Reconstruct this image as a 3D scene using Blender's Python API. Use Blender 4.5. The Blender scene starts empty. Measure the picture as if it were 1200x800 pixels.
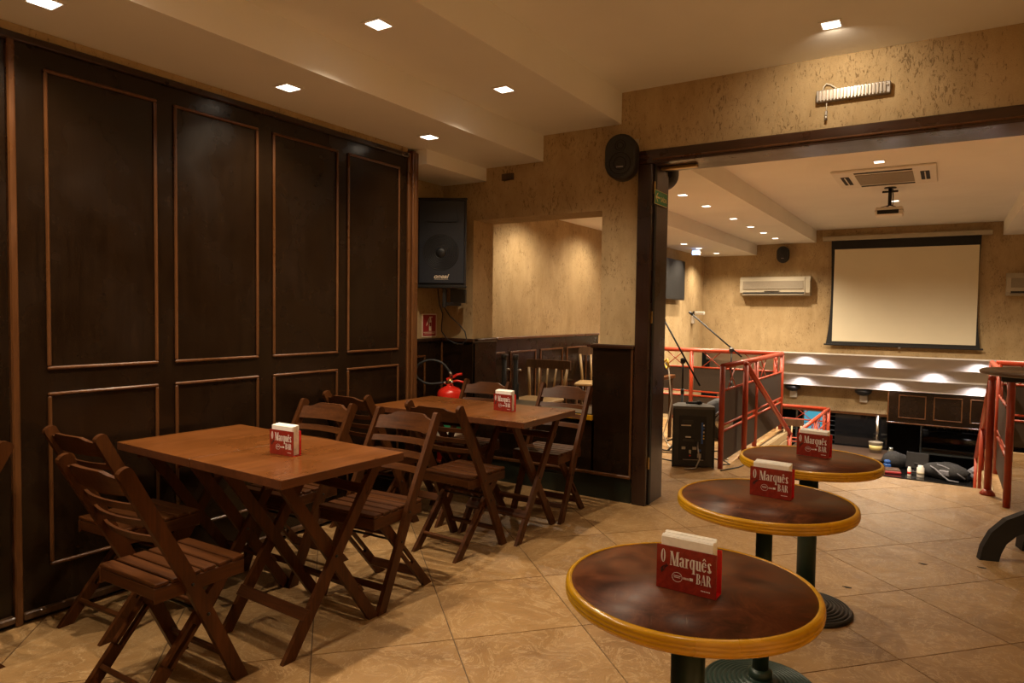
import bpy, math, random
from mathutils import Vector, Matrix
random.seed(7)
scene = bpy.context.scene
C = scene.collection

# ------------------------------------------------------------------ camera
H = 1.44
YAW, PITCH, ROLL, FPX = 0.569282, -0.0424621, 0.0141393, 796.14
def cam_axes():
    cy, sy, cp, sp = math.cos(YAW), math.sin(YAW), math.cos(PITCH), math.sin(PITCH)
    f = Vector((-sy*cp, cy*cp, sp)); rt = Vector((cy, sy, 0)); up = rt.cross(f)
    c, s = math.cos(ROLL), math.sin(ROLL)
    right = c*rt + s*up; down = s*rt - c*up
    return right, -down, -f
cd = bpy.data.cameras.new('camera'); cam = bpy.data.objects.new('camera', cd); C.objects.link(cam)
r_, u_, b_ = cam_axes()
cam.matrix_world = Matrix(((r_.x, u_.x, b_.x, 0), (r_.y, u_.y, b_.y, 0), (r_.z, u_.z, b_.z, H), (0, 0, 0, 1)))
cd.sensor_fit = 'HORIZONTAL'; cd.sensor_width = 36.0; cd.lens = FPX/1200*36.0
cd.clip_start = 0.05; cd.clip_end = 100
scene.camera = cam

# ------------------------------------------------------------------ world / exposure / lamps' shared settings
w = bpy.data.worlds.new('world'); scene.world = w; w.use_nodes = True
bg = w.node_tree.nodes['Background']; bg.inputs[0].default_value = (1.0, 0.75, 0.5, 1); bg.inputs[1].default_value = 0.008
vs = scene.view_settings
vs.view_transform = 'Standard'; vs.look = 'None'; vs.gamma = 1.0; vs.use_curve_mapping = False
vs.exposure = 0.42
LAMP_COL = (1.0, 0.80, 0.56)
P_LOW, P_MID, P_HIGH, P_FILL = 14.0, 64.0, 6.0, 640.0
P_BMID, P_BLOW, P_BHIGH = 290.0, 75.0, 680.0

# ------------------------------------------------------------------ node helpers
def col(c, a=1): return (c[0], c[1], c[2], a)
class NT:
    def __init__(s, name):
        s.m = bpy.data.materials.new(name); s.m.use_nodes = True; s.t = s.m.node_tree; s.n = s.t.nodes; s.l = s.t.links
        s.b = s.n['Principled BSDF']
    def new(s, ty, **kw):
        n = s.n.new(ty)
        for k, v in kw.items(): setattr(n, k, v)
        return n
    def link(s, a, b): s.l.new(a, b)
    def coords(s, scale=(1, 1, 1), rnd=False, rot=(0, 0, 0)):
        tc = s.new('ShaderNodeTexCoord'); mp = s.new('ShaderNodeMapping')
        mp.inputs['Scale'].default_value = scale; mp.inputs['Rotation'].default_value = rot
        if rnd:
            oi = s.new('ShaderNodeObjectInfo'); ml = s.new('ShaderNodeMath', operation='MULTIPLY'); ml.inputs[1].default_value = 37.0
            s.link(oi.outputs['Random'], ml.inputs[0]); ad = s.new('ShaderNodeVectorMath', operation='ADD')
            s.link(tc.outputs['Object'], ad.inputs[0]); s.link(ml.outputs[0], ad.inputs[1]); s.link(ad.outputs[0], mp.inputs[0])
        else: s.link(tc.outputs['Object'], mp.inputs[0])
        return mp.outputs[0]
    def noise(s, vec, scale, detail=4, rough=.55, dist=0):
        n = s.new('ShaderNodeTexNoise'); n.inputs['Scale'].default_value = scale; n.inputs['Detail'].default_value = detail
        n.inputs['Roughness'].default_value = rough; n.inputs['Distortion'].default_value = dist
        s.link(vec, n.inputs['Vector']); return n.outputs['Fac']
    def ramp(s, fac, stops):
        r = s.new('ShaderNodeValToRGB'); e = r.color_ramp.elements
        while len(e) < len(stops): e.new(0.5)
        for i, (p, c) in enumerate(stops): e[i].position = p; e[i].color = col(c) if len(c) == 3 else c
        s.link(fac, r.inputs[0]); return r.outputs[0]
    def mix(s, fac, a, b, mode='MIX'):
        m = s.new('ShaderNodeMix', data_type='RGBA', blend_type=mode)
        if isinstance(fac, (int, float)): m.inputs[0].default_value = fac
        else: s.link(fac, m.inputs[0])
        for v, i in ((a, 6), (b, 7)):
            if isinstance(v, tuple): m.inputs[i].default_value = col(v)
            else: s.link(v, m.inputs[i])
        return m.outputs[2]
    def bump(s, h, strength=.3, dist=.01):
        b = s.new('ShaderNodeBump'); b.inputs['Strength'].default_value = strength; b.inputs['Distance'].default_value = dist
        s.link(h, b.inputs['Height']); s.link(b.outputs[0], s.b.inputs['Normal'])
    def base(s, c):
        if isinstance(c, tuple): s.b.inputs['Base Color'].default_value = col(c)
        else: s.link(c, s.b.inputs['Base Color'])
    def set(s, **kw):
        for k, v in kw.items():
            i = s.b.inputs[{'rough': 'Roughness', 'metal': 'Metallic', 'coat': 'Coat Weight', 'coatr': 'Coat Roughness', 'spec': 'Specular IOR Level', 'trans': 'Transmission Weight', 'alpha': 'Alpha', 'ior': 'IOR'}[k]]
            if isinstance(v, (int, float)): i.default_value = v
            else: s.link(v, i)
        return s

M = {}
def plain(name, c, rough=.5, metal=0, var=.10, coat=0, spec=.5, nscale=14):
    n = NT(name); v = n.coords(); f = n.noise(v, nscale, 3)
    d = tuple(x*(1-var) for x in c); e = tuple(min(1, x*(1+var)) for x in c)
    n.base(n.ramp(f, [(.3, d), (.7, e)])); n.set(rough=rough, metal=metal, coat=coat, spec=spec); M[name] = n.m; return n.m
def wood(name, c1, c2, axis='z', rough=.38, coat=.25, s=26, wear=0, spec=.5):
    n = NT(name); sc = {'x': (.06, 1, 1), 'y': (1, .06, 1), 'z': (1, 1, .06)}[axis]
    v = n.coords(sc, True); f = n.noise(v, s, 6, .6, .6); g = n.noise(v, s*5, 3, .6)
    a = n.ramp(f, [(.28, c1), (.72, c2)]); a = n.mix(n.ramp(g, [(.35, (.0, .0, .0)), (.75, (.45, .45, .45))]), a, tuple(x*.55 for x in c1))
    v2 = n.coords((1, 1, 1), True); h = n.noise(v2, 3.0, 4)
    a = n.mix(.5, a, n.ramp(h, [(.3, (.55, .55, .55)), (.75, (1.0, 1.0, 1.0))]), 'MULTIPLY')
    if wear:
        k = n.noise(n.coords((1, 1, 1), True), 9, 8, .75, 1.2)
        a = n.mix(n.ramp(k, [(.62, (0, 0, 0)), (.70, (wear, wear, wear))]), a, (.38, .27, .20))
    n.base(a); n.bump(g, .12, .002)
    rr = n.ramp(h, [(.3, (rough-.08,)*3), (.7, (rough+.10,)*3)]); n.set(rough=rr, coat=coat, coatr=.18, spec=spec); M[name] = n.m; return n.m
def emit(name, c, st):
    n = NT(name); n.base((0, 0, 0)); n.b.inputs['Emission Color'].default_value = col(c); n.b.inputs['Emission Strength'].default_value = st; M[name] = n.m; return n.m

def plaster(name, c1, c2, dark):
    n = NT(name); v = n.coords(); vs_ = n.coords((1, 1, .35))
    big = n.noise(v, 1.5, 6, .65); mid = n.noise(vs_, 7, 6, .7, .3)
    pit = n.noise(vs_, 70, 5, .7, .9); msk = n.noise(v, 4.5, 4, .6); fine = n.noise(v, 160, 3, .7)
    a = n.ramp(big, [(.30, c1), (.70, c2)])
    a = n.mix(n.ramp(mid, [(.35, (0, 0, 0)), (.72, (.55, .55, .55))]), a, tuple(x*q for x, q in zip(c1, (.72, .66, .55))))
    ad0 = n.new('ShaderNodeMath', operation='MULTIPLY_ADD'); n.link(msk, ad0.inputs[0]); ad0.inputs[1].default_value = .35; n.link(pit, ad0.inputs[2])
    pm = n.ramp(ad0.outputs[0], [(.755, (0, 0, 0)), (.83, (.75, .75, .75))]); a = n.mix(pm, a, dark)
    a = n.mix(n.ramp(fine, [(.3, (.22, .22, .22)), (.7, (0, 0, 0))]), a, tuple(x*.6 for x in c1))
    n.base(a)
    sub = n.new('ShaderNodeMath', operation='SUBTRACT'); n.link(fine, sub.inputs[0]); n.link(pm, sub.inputs[1])
    ad = n.new('ShaderNodeMath', operation='ADD'); n.link(sub.outputs[0], ad.inputs[0]); n.link(mid, ad.inputs[1])
    n.bump(ad.outputs[0], .6, .006); n.set(rough=.88, spec=.2); M[name] = n.m
plaster('plaster', (.47, .345, .185), (.62, .47, .275), (.16, .095, .04))
plain('ceiling_paint', (.88, .87, .84), .8, var=.03, nscale=1.2, spec=.2)
plain('white_paint', (.86, .83, .80), .7, var=.03, nscale=2)
wood('wall_wood', (.0105, .0048, .0020), (.020, .0096, .0040), 'z', .24, .0, 40, 0, .45)
wood('moulding_wood', (.085, .030, .009), (.17, .066, .019), 'z', .32, .2, 30)
wood('moulding_wood_y', (.085, .030, .009), (.17, .066, .019), 'y', .32, .2, 30)
wood('casing_wood', (.022, .009, .005), (.045, .018, .009), 'z', .3, .2, 30)
wood('casing_wood_x', (.030, .011, .005), (.070, .026, .011), 'x', .3, .25, 30)
wood('chair_wood', (.050, .0160, .0045), (.122, .0405, .0100), 'z', .40, .0, 30, 0, .22)
wood('chair_wood_x', (.050, .0160, .0045), (.122, .0405, .0100), 'x', .40, .0, 30, 0, .22)
wood('chair_wood_y', (.050, .0160, .0045), (.122, .0405, .0100), 'y', .40, .0, 30, 0, .22)
wood('table_wood', (.13, .042, .009), (.235, .080, .018), 'y', .30, .0, 12, .12, .30)
wood('table_edge', (.10, .033, .013), (.17, .058, .022), 'y', .33, .3, 24)
n = NT('round_top_wood'); v = n.coords((1, 1, 1), True)
k1 = n.noise(v, 5.5, 8, .68, 1.6); k2 = n.noise(n.coords((1, .12, 1), True, (0, 0, .7)), 60, 4, .7, .4); k3 = n.noise(v, 26, 6, .75, 2.0)
a = n.ramp(k1, [(.30, (.026, .010, .006)), (.50, (.095, .029, .012)), (.72, (.20, .066, .022))])
a = n.mix(n.ramp(k2, [(.64, (0, 0, 0)), (.74, (.30, .30, .30))]), a, (.30, .20, .14))
a = n.mix(n.ramp(k3, [(.66, (0, 0, 0)), (.72, (.35, .35, .35))]), a, (.34, .22, .12))
n.base(a); n.set(rough=n.ramp(k1, [(.3, (.30,)*3), (.7, (.42,)*3)]), spec=.20); M['round_top_wood'] = n.m
wood('rim_wood', (.58, .285, .004), (.76, .41, .008), 'x', .26, .2, 5)
wood('old_wood', (.06, .028, .014), (.16, .085, .04), 'z', .4, .2, 24)
wood('worn_wood', (.30, .19, .08), (.48, .33, .16), 'z', .45, .1, 24)
plain('granite_green', (.010, .013, .009), .3, var=.6, nscale=160)
plain('grout', (.13, .085, .05), .9)
plain('black_plastic', (.016, .016, .018), .45, var=.2)
plain('black_matte', (.010, .010, .011), .7, var=.2)
plain('speaker_grille', (.012, .016, .026), .5, var=.35, nscale=260)
plain('grey_metal', (.42, .40, .38), .35, .8)
plain('dull_grey', (.085, .085, .078), .6)
plain('steel', (.60, .58, .55), .25, 1.0)
plain('brass', (.55, .36, .12), .35, .9)
plain('dark_metal', (.022, .022, .022), .4, .4)
plain('green_metal', (.012, .030, .020), .42, .1)
plain('red_paint', (.34, .036, .009), .40, var=.12, coat=.1)
plain('red_tank', (.62, .022, .012), .25, coat=.5, var=.05)
plain('cream_plastic', (.46, .41, .31), .45, var=.04)
plain('cream_grille', (.28, .24, .18), .6, var=.25, nscale=300)
plain('white_plastic', (.78, .75, .70), .4, var=.04)
plain('napkin', (.93, .92, .88), .85, var=.05, nscale=60)
plain('print_white', (.80, .77, .74), .5, var=.04)
plain('print_black', (.02, .012, .012), .5)
plain('sign_red', (.30, .018, .022), .45, var=.05)
plain('sign_cream', (.72, .62, .48), .5, var=.05)
plain('sign_green', (.03, .24, .10), .45, var=.05)
plain('sign_yellow', (.75, .62, .25), .5, var=.05)
plain('railing_panel', (.034, .023, .016), .5, var=.25, nscale=220)
plain('screen_black', (.014, .014, .015), .8)
plain('screen_cloth', (.76, .70, .53), .8, var=.03, nscale=1.5)
plain('siding', (.40, .30, .17), .6, var=.12, nscale=9)
plain('rubber', (.02, .02, .02), .6)
plain('white_cable', (.70, .66, .56), .5)
plain('yellow_cable', (.75, .50, .04), .5)
plain('lens_glass', (.05, .05, .055), .08, spec=.9)
plain('fabric_black', (.022, .022, .025), .85, var=.4, nscale=40)
plain('fabric_grey', (.16, .16, .19), .8, var=.4, nscale=40)
plain('blue_plastic', (.02, .09, .35), .4)
plain('kitchen_steel', (.35, .40, .42), .25, .9)
plain('glossy_black', (.010, .010, .011), .07, var=.2, coat=.6)
plain('dark_floor', (.07, .045, .03), .4)
plain('brown_top', (.12, .075, .05), .3)
plain('ribbed_diffuser', (.60, .54, .47), .25, .35, var=.06)
emit('lamp_glow', (1.0, .84, .64), 4.0)
emit('soffit_glow', (1.0, .86, .74), 5.0)
M['lamp_glow'].cycles.emission_sampling = 'NONE'; M['soffit_glow'].cycles.emission_sampling = 'NONE'
emit('exit_glow', (.45, .62, 1.0), 2.5)
emit('cooler_glow', (.10, .48, .62), .55)
emit('tiny_red', (1, .1, .05), 1.0)
# red acrylic
n = NT('red_acrylic'); n.base((.70, .014, .016)); n.set(rough=.12, coat=.4, trans=.15, ior=1.45); M['red_acrylic'] = n.m
n = NT('red_print'); v = n.coords(); n.base(n.ramp(n.noise(v, 30, 5, .7, 1.5), [(.3, (.20, .018, .012)), (.7, (.34, .032, .020))])); n.set(rough=.18, coat=.5); M['red_print'] = n.m
# floor tile
n = NT('tile_stone'); v = n.coords((1, 1, 1), True); oi = n.new('ShaderNodeObjectInfo')
big = n.noise(v, 2.2, 6, .62, .6); vein = n.noise(v, 5.5, 8, .68, 2.2); fn = n.noise(v, 45, 4, .7)
a = n.ramp(big, [(.30, (.23, .124, .046)), (.5, (.355, .208, .082)), (.70, (.46, .283, .120))])
a = n.mix(n.ramp(vein, [(.48, (0, 0, 0)), (.50, (.75, .75, .75)), (.52, (0, 0, 0))]), a, (.62, .44, .24))
a = n.mix(n.ramp(fn, [(.3, (.30, .30, .30)), (.7, (0, 0, 0))]), a, (.27, .155, .07))
a = n.mix(.5, a, n.ramp(oi.outputs['Random'], [(0, (.80, .80, .80)), (1, (1.0, 1.0, 1.0))]), 'MULTIPLY')
n.base(a); ad = n.new('ShaderNodeMath', operation='ADD'); n.link(vein, ad.inputs[0]); n.link(big, ad.inputs[1])
n.bump(ad.outputs[0], .6, .01); n.set(rough=n.ramp(fn, [(.3, (.30,)*3), (.7, (.45,)*3)]), spec=.45); M['tile_stone'] = n.m

# ------------------------------------------------------------------ mesh builder
class MB:
    def __init__(s): s.v = []; s.f = []; s.sm = []
    def add(s, vs_, fs, smooth=False, mat=None):
        o = len(s.v)
        if mat is not None: vs_ = [mat @ Vector(p) for p in vs_]
        s.v += [tuple(p) for p in vs_]; s.f += [tuple(i+o for i in f) for f in fs]; s.sm += [smooth]*len(fs); return s
    def box(s, c, d, b=0, mat=None):
        x, y, z = d[0]/2, d[1]/2, d[2]/2
        if b <= 0:
            vs_ = [(c[0]+i*x, c[1]+j*y, c[2]+k*z) for i in (-1, 1) for j in (-1, 1) for k in (-1, 1)]
            fs = [(0, 1, 3, 2), (4, 6, 7, 5), (0, 4, 5, 1), (2, 3, 7, 6), (0, 2, 6, 4), (1, 5, 7, 3)]
            return s.add(vs_, fs, False, mat)
        b = min(b, x*.95, y*.95, z*.95); vs_ = []; idx = {}
        for i in (-1, 1):
            for j in (-1, 1):
                for k in (-1, 1):
                    for a in range(3):
                        p = [i*(x-(b if a != 0 else 0)), j*(y-(b if a != 1 else 0)), k*(z-(b if a != 2 else 0))]
                        idx[(i, j, k, a)] = len(vs_); vs_.append((c[0]+p[0], c[1]+p[1], c[2]+p[2]))
        fs = []
        for a in range(3):
            o1, o2 = [q for q in range(3) if q != a]
            for sg in (-1, 1):
                def key(u, v_):
                    k = [0, 0, 0]; k[a] = sg; k[o1] = u; k[o2] = v_; return idx[(k[0], k[1], k[2], a)]
                q = [key(-1, -1), key(1, -1), key(1, 1), key(-1, 1)]
                if (sg > 0) == (a == 1): q.reverse()
                fs.append(tuple(q))
        for a in range(3):      # edges along axis a
            o1, o2 = [q for q in range(3) if q != a]
            for u in (-1, 1):
                for v_ in (-1, 1):
                    def key(e, face):
                        k = [0, 0, 0]; k[a] = e; k[o1] = u; k[o2] = v_; return idx[(k[0], k[1], k[2], face)]
                    q = [key(-1, o1), key(1, o1), key(1, o2), key(-1, o2)]
                    if (u*v_ > 0) == (a == 1): q.reverse()
                    q.reverse(); fs.append(tuple(q))
        for i in (-1, 1):
            for j in (-1, 1):
                for k in (-1, 1):
                    q = [idx[(i, j, k, 0)], idx[(i, j, k, 1)], idx[(i, j, k, 2)]]
                    if i*j*k < 0: q.reverse()
                    fs.append(tuple(q))
        return s.add(vs_, fs, False, mat)
    def span(s, x0, x1, y0, y1, z0, z1, b=0): return s.box(((x0+x1)/2, (y0+y1)/2, (z0+z1)/2), (abs(x1-x0), abs(y1-y0), abs(z1-z0)), b)
    def bar(s, p0, p1, wd, th, side=(1, 0, 0), b=.003):
        # th measured along `side`, wd across it
        p0, p1 = Vector(p0), Vector(p1); d = p1-p0; L = d.length; d.normalize(); sd = Vector(side); sd = (sd-d*sd.dot(d)).normalized(); u = d.cross(sd)
        m = Matrix(((sd.x, u.x, d.x, (p0.x+p1.x)/2), (sd.y, u.y, d.y, (p0.y+p1.y)/2), (sd.z, u.z, d.z, (p0.z+p1.z)/2), (0, 0, 0, 1)))
        return s.box((0, 0, 0), (th, wd, L), b, m)
    def tube(s, pts, r, n=10, cap=True, rs=None):
        pts = [Vector(p) for p in pts]; N = len(pts); vs_ = []; prev = None
        for i, p in enumerate(pts):
            t = (pts[min(i+1, N-1)]-pts[max(i-1, 0)]).normalized()
            if prev is None:
                a = Vector((0, 0, 1)) if abs(t.z) < .9 else Vector((1, 0, 0)); e1 = (a-t*a.dot(t)).normalized()
            else: e1 = (prev-t*prev.dot(t)).normalized()
            prev = e1; e2 = t.cross(e1); rr = rs[i] if rs else r
            for k in range(n):
                an = 2*math.pi*k/n; vs_.append(p+e1*(math.cos(an)*rr)+e2*(math.sin(an)*rr))
        fs = [(i*n+k, i*n+(k+1) % n, (i+1)*n+(k+1) % n, (i+1)*n+k) for i in range(N-1) for k in range(n)]
        s.add(vs_, fs, True)
        if cap:
            o = len(s.v)-N*n; s.f += [tuple(o+k for k in range(n-1, -1, -1)), tuple(o+(N-1)*n+k for k in range(n))]; s.sm += [False, False]
        return s
    def lathe(s, prof, n=32, o=(0, 0, 0), mat=None, smooth=True):
        vs_ = []
        for r, z in prof:
            for k in range(n):
                a = 2*math.pi*k/n; vs_.append((o[0]+r*math.cos(a), o[1]+r*math.sin(a), o[2]+z))
        P = len(prof); fs = [(i*n+k, i*n+(k+1) % n, (i+1)*n+(k+1) % n, (i+1)*n+k) for i in range(P-1) for k in range(n)]
        s.add(vs_, fs, smooth, mat)
        ob = len(s.v)-P*n
        if prof[0][0] > 1e-6: s.f.append(tuple(ob+k for k in range(n-1, -1, -1))); s.sm.append(False)
        if prof[-1][0] > 1e-6: s.f.append(tuple(ob+(P-1)*n+k for k in range(n))); s.sm.append(False)
        return s
    def prism(s, poly, t0, t1, plane='xy', mat=None):
        # poly: list of 2D, extruded from t0 to t1 on the remaining axis
        def P(a, t):
            return {'xy': (a[0], a[1], t), 'xz': (a[0], t, a[1]), 'yz': (t, a[0], a[1])}[plane]
        N = len(poly); vs_ = [P(a, t0) for a in poly]+[P(a, t1) for a in poly]
        fs = [tuple(range(N-1, -1, -1)), tuple(range(N, 2*N))]+[(i, (i+1) % N, (i+1) % N+N, i+N) for i in range(N)]
        return s.add(vs_, fs, False, mat)
    def mesh(s, name, mat):
        me = bpy.data.meshes.new(name); me.from_pydata(s.v, [], s.f); me.update()
        me.polygons.foreach_set('use_smooth', s.sm)
        import bmesh
        bm = bmesh.new(); bm.from_mesh(me); bmesh.ops.recalc_face_normals(bm, faces=bm.faces); bm.to_mesh(me); bm.free()
        me.materials.append(M[mat]); return me
    def obj(s, name, mat, parent=None, loc=None):
        o = bpy.data.objects.new(name, s.mesh(name, mat)); C.objects.link(o)
        if parent is not None: o.parent = parent
        if loc is not None: o.location = loc
        return o
def B(*a, **k): return MB().box(*a, **k)
def S(*a, **k): return MB().span(*a, **k)
def tag(o, label, cat, group=None, kind=None):
    if label: o['label'] = label
    if cat: o['category'] = cat
    if group: o['group'] = group
    if kind: o['kind'] = kind
    return o
def struct(o, label=None):
    o['kind'] = 'structure'
    if label: o['label'] = label
    return o
def thing(name, label, cat, loc=(0, 0, 0), rz=0, group=None):
    o = bpy.data.objects.new(name, None); C.objects.link(o); o.empty_display_size = .1
    o.location = loc; o.rotation_euler = (0, 0, rz); return tag(o, label, cat, group)
def dup(root, loc, rz=0, label=None, group=None):
    def cp(o, par):
        c = o.copy(); C.objects.link(c); c.parent = par
        for ch in list(o.children): cp(ch, c)
        return c
    r = cp(root, None); r.location = loc; r.rotation_euler = (0, 0, rz)
    if label: r['label'] = label
    if group: r['group'] = group
    return r
def piece(name, me, parent, loc=(0, 0, 0)):
    o = bpy.data.objects.new(name, me); C.objects.link(o); o.parent = parent; o.location = loc; return o

# ================================================================== THE SETTING
XW, YD, YD2, XB, XR, YF = -3.47, 4.824, 5.13, -4.36, 3.0, 14.3
ZH, ZM, ZL, ZZ = 3.11, 2.877, 2.67, 2.56
YEDGE, YWING = 6.98, 9.15
XF1 = 4.2; YF0 = -1.8
# ---- floor with diagonal 60 cm tiles
floor = MB()
RECTS = [(-3.84, XF1, YF0, YD), (XB, XR, YD, YEDGE), (XB, -1.72, YEDGE, YWING), (.38, XR, YEDGE, YWING)]
for (x0, x1, y0, y1) in RECTS: floor.span(x0, x1, y0, y1, -.20, -.004)
floor = struct(floor.obj('floor', 'grout'), 'tan stone tiled floor laid on the diagonal')
TP = Vector((-2.2235, 2.7469)); TA = math.radians(47.41); TL = .6006
tu = Vector((math.cos(TA), math.sin(TA)))*TL; tv = Vector((math.sin(TA), -math.cos(TA)))*TL
def clip(poly, ax, val, keep_less):
    out = []
    for i in range(len(poly)):
        a, b = poly[i], poly[(i+1) % len(poly)]
        ia = (a[ax] <= val) if keep_less else (a[ax] >= val); ib = (b[ax] <= val) if keep_less else (b[ax] >= val)
        if ia: out.append(a)
        if ia != ib:
            t = (val-a[ax])/(b[ax]-a[ax]); out.append((a[0]+(b[0]-a[0])*t, a[1]+(b[1]-a[1])*t))
    return out
def area(p): return abs(sum(p[i][0]*p[(i+1) % len(p)][1]-p[(i+1) % len(p)][0]*p[i][1] for i in range(len(p))))/2
g = .0026
cuv = lambda i, j: TP+tu*i+tv*j
hu, hv = tu.normalized()*g, tv.normalized()*g
full = None
ntile = 0
for i in range(-16, 22):
    for j in range(-20, 20):
        q = [cuv(i, j)+hu+hv, cuv(i+1, j)-hu+hv, cuv(i+1, j+1)-hu-hv, cuv(i, j+1)+hu-hv]
        q = [(p.x, p.y) for p in q]; cen = cuv(i+.5, j+.5)
        for R in RECTS:
            p = q
            for ax, val, kl in ((0, R[0], False), (0, R[1], True), (1, R[2], False), (1, R[3], True)):
                p = clip(p, ax, val, kl)
                if len(p) < 3: break
            if len(p) < 3 or area(p) < 1e-3: continue
            # leave out tiles behind the camera's side of the room that no view can reach
            if cen.y < -.9: continue
            p = [(a-cen.x, b-cen.y) for a, b in p]
            if abs(area(p)-area(q)) < 1e-6:
                if full is None: full = MB().prism(p, -.006, 0).mesh('tile', 'tile_stone')
                me = full
            else: me = MB().prism(p, -.006, 0).mesh('tile', 'tile_stone')
            o = piece('tile', me, floor, (cen.x, cen.y, 0)); ntile += 1
# ---- lower storey floor, landing platform, stairs
ZP, ZG = -1.05, -2.3
struct(S(XB-.3, XR, 6.7, 16.4, ZG-.1, ZG).obj('floor_lower', 'dark_floor'), 'dark lower floor')
struct(S(XB, -1.60, 9.46, 12.52, ZP-.16, ZP).obj('floor_landing', 'dark_floor'), 'landing platform')
st = struct(S(-1.66, .32, 7.0, 7.36, ZG, -.72).obj('stairs', 'siding'), 'stairs going down to the lower floor')
for k in range(6):
    S(-1.66, .32, 6.98+.41*k, 6.98+.41*(k+1)+.02, -.175*(k+1)-.06, -.175*(k+1), .006).obj('step', 'tile_stone', st)
struct(S(-1.66, .32, 9.46, 11.0, ZP-.16, ZP).obj('floor_landing_mid', 'dark_floor'), 'landing at the foot of the stairs')
# stairwell cheeks with boards
for sx, xx in ((-1, -1.70), (1, .36)):
    ck = struct(S(xx-.02*1, xx+.02, YEDGE, YWING, -1.4, -.02).obj('wall_stair_left' if sx < 0 else 'wall_stair_right', 'siding'), 'boarded side of the stairwell')
    me = S(-.006, .006, YEDGE, YWING, -.045, .045, .004).mesh('plank', 'siding')
    for k in range(12): piece('plank', me, ck, (xx-sx*.024, 0, -.07-.10*k))
# ---- left wooden wall
wl = struct(S(XW-.10, XW-.015, YF0, 4.03, 0, 2.63).obj('wall_left', 'wall_wood'), 'dark panelled wooden wall')
for (y0, y1, dx) in ((-.60, 1.325, -.02), (1.355, 3.925, 0)): S(XW-.03, XW+dx, y0, y1, .035, 2.60, .004).obj('leaf', 'wall_wood', wl)
S(XW-.03, XW+.012, 1.325, 1.357, .0, 2.615, .006).obj('edge_strip', 'moulding_wood', wl)
S(XW-.03, XW+.016, YF0, 1.325, .02, .05, .006).obj('bottom_strip', 'old_wood', wl)
S(XW-.03, XW+.018, 1.357, 3.925, .02, .055, .006).obj('bottom_strip', 'old_wood', wl)
S(XW-.03, XW+.02, YF0, 3.925, 2.595, 2.628, .005).obj('top_strip', 'casing_wood', wl)
S(XW-.06, XW-.002, YF0, 3.93, 2.632, ZL-.001, 0).obj('packing_board', 'plaster', wl)
S(XW-.04, XW+.014, 3.925, 3.955, 0, 2.63, .006).obj('end_post', 'moulding_wood', wl)
S(XW-.04, XW+.030, 3.958, 3.99, 0, 2.655, .006).obj('end_post', 'moulding_wood', wl)
S(XW-.04, XW+.024, 3.993, 4.03, 0, 2.645, .006).obj('end_post', 'moulding_wood', wl)
def frame_xplane(name, x, y0, y1, z0, z1, wdt, par, mat='moulding_wood', d=.014, sgn=1):
    m = MB()
    for (a0, a1, b0, b1) in ((y0, y1, z0, z0+wdt), (y0, y1, z1-wdt, z1), (y0, y0+wdt, z0+wdt, z1-wdt), (y1-wdt, y1, z0+wdt, z1-wdt)):
        m.span(x-.002*sgn, x+d*sgn, a0, a1, b0, b1, .005)
    return m.obj(name, mat, par)
bays = [(1.468, 1.988), (2.080, 2.602), (2.705, 3.230), (3.315, 3.835)]
for y0, y1 in bays+[(.20, .72), (.82, 1.24)]:
    dx = -.02 if y1 < 1.3 else 0
    frame_xplane('panel_moulding', XW+dx, y0, y1, 1.147, 2.508, .016, wl)
    frame_xplane('panel_moulding', XW+dx, y0, y1, .238, 1.043, .016, wl)
# ---- recess behind the wooden wall
wr = struct(S(-3.96, -3.84, 3.2, YD, 0, ZL).obj('wall_left_recess', 'plaster'), 'rough plaster wall of the recess')
S(-3.845, -3.815, 3.4, YD, 0, 1.175).obj('wainscot', 'wall_wood', wr)
S(-3.845, -3.800, 3.4, YD, 1.175, 1.205, .006).obj('wainscot_cap', 'casing_wood', wr)
frame_xplane('panel_moulding', -3.815, 4.06, 4.56, .30, 1.06, .02, wr)
S(-3.815, -3.80, 4.775, 4.795, .2, 1.17, .004).obj('corner_bead', 'moulding_wood', wr)
# ---- divider wall with pass-through and wide doorway
wd = MB()
PO0, PO1, POZ0, POZ1 = -3.50, -2.275, .63, 2.237
DX0, DX1, DZ = -1.885, 1.75, 2.55
wd.span(XB, PO0, YD, YD2, 0, ZH); wd.span(PO0, PO1, YD, YD2, 0, POZ0); wd.span(PO0, PO1, YD, YD2, POZ1, ZH)
wd.span(PO1, DX0, YD, YD2, 0, ZH); wd.span(DX0, DX1, YD, YD2, DZ+.02, ZH); wd.span(DX1, XR, YD, YD2, 0, ZH)
wd = struct(wd.obj('wall_divider', 'plaster'), 'rough plaster wall between the two rooms')
e = .03
# wainscot pieces on the front face
for (x0, x1, z0, z1) in ((-3.815, PO0+e, .20, 1.175), (PO0+e, PO1-.02, .20, .60), (PO1-.045, -1.985, .20, 1.175)):
    S(x0, x1, YD-e, YD+.001, z0, z1, .003).obj('wainscot', 'wall_wood', wd)
for (x0, x1) in ((-3.80, PO0+e+.015), (PO1-.06, -1.975)):
    S(x0, x1, YD-e-.02, YD+.02, 1.175, 1.207, .008).obj('wainscot_cap', 'casing_wood_x', wd)
S(PO0-.001, PO0+e, YD-e+.002, YD2+e, POZ0, 1.175, .003).obj('wainscot', 'wall_wood', wd)       # reveal linings
S(PO0-.001, PO0+e+.015, YD-e, YD2+e+.01, 1.176, 1.207, .008).obj('wainscot_cap', 'casing_wood', wd)
S(PO1-.045, PO1+.001, YD-e+.002, YD2+e, POZ0, 1.175, .003).obj('wainscot', 'wall_wood', wd)
S(PO1-.06, PO1+.001, YD-e-.0, YD2+e+.01, 1.176, 1.206, .008).obj('wainscot_cap', 'casing_wood', wd)
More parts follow.
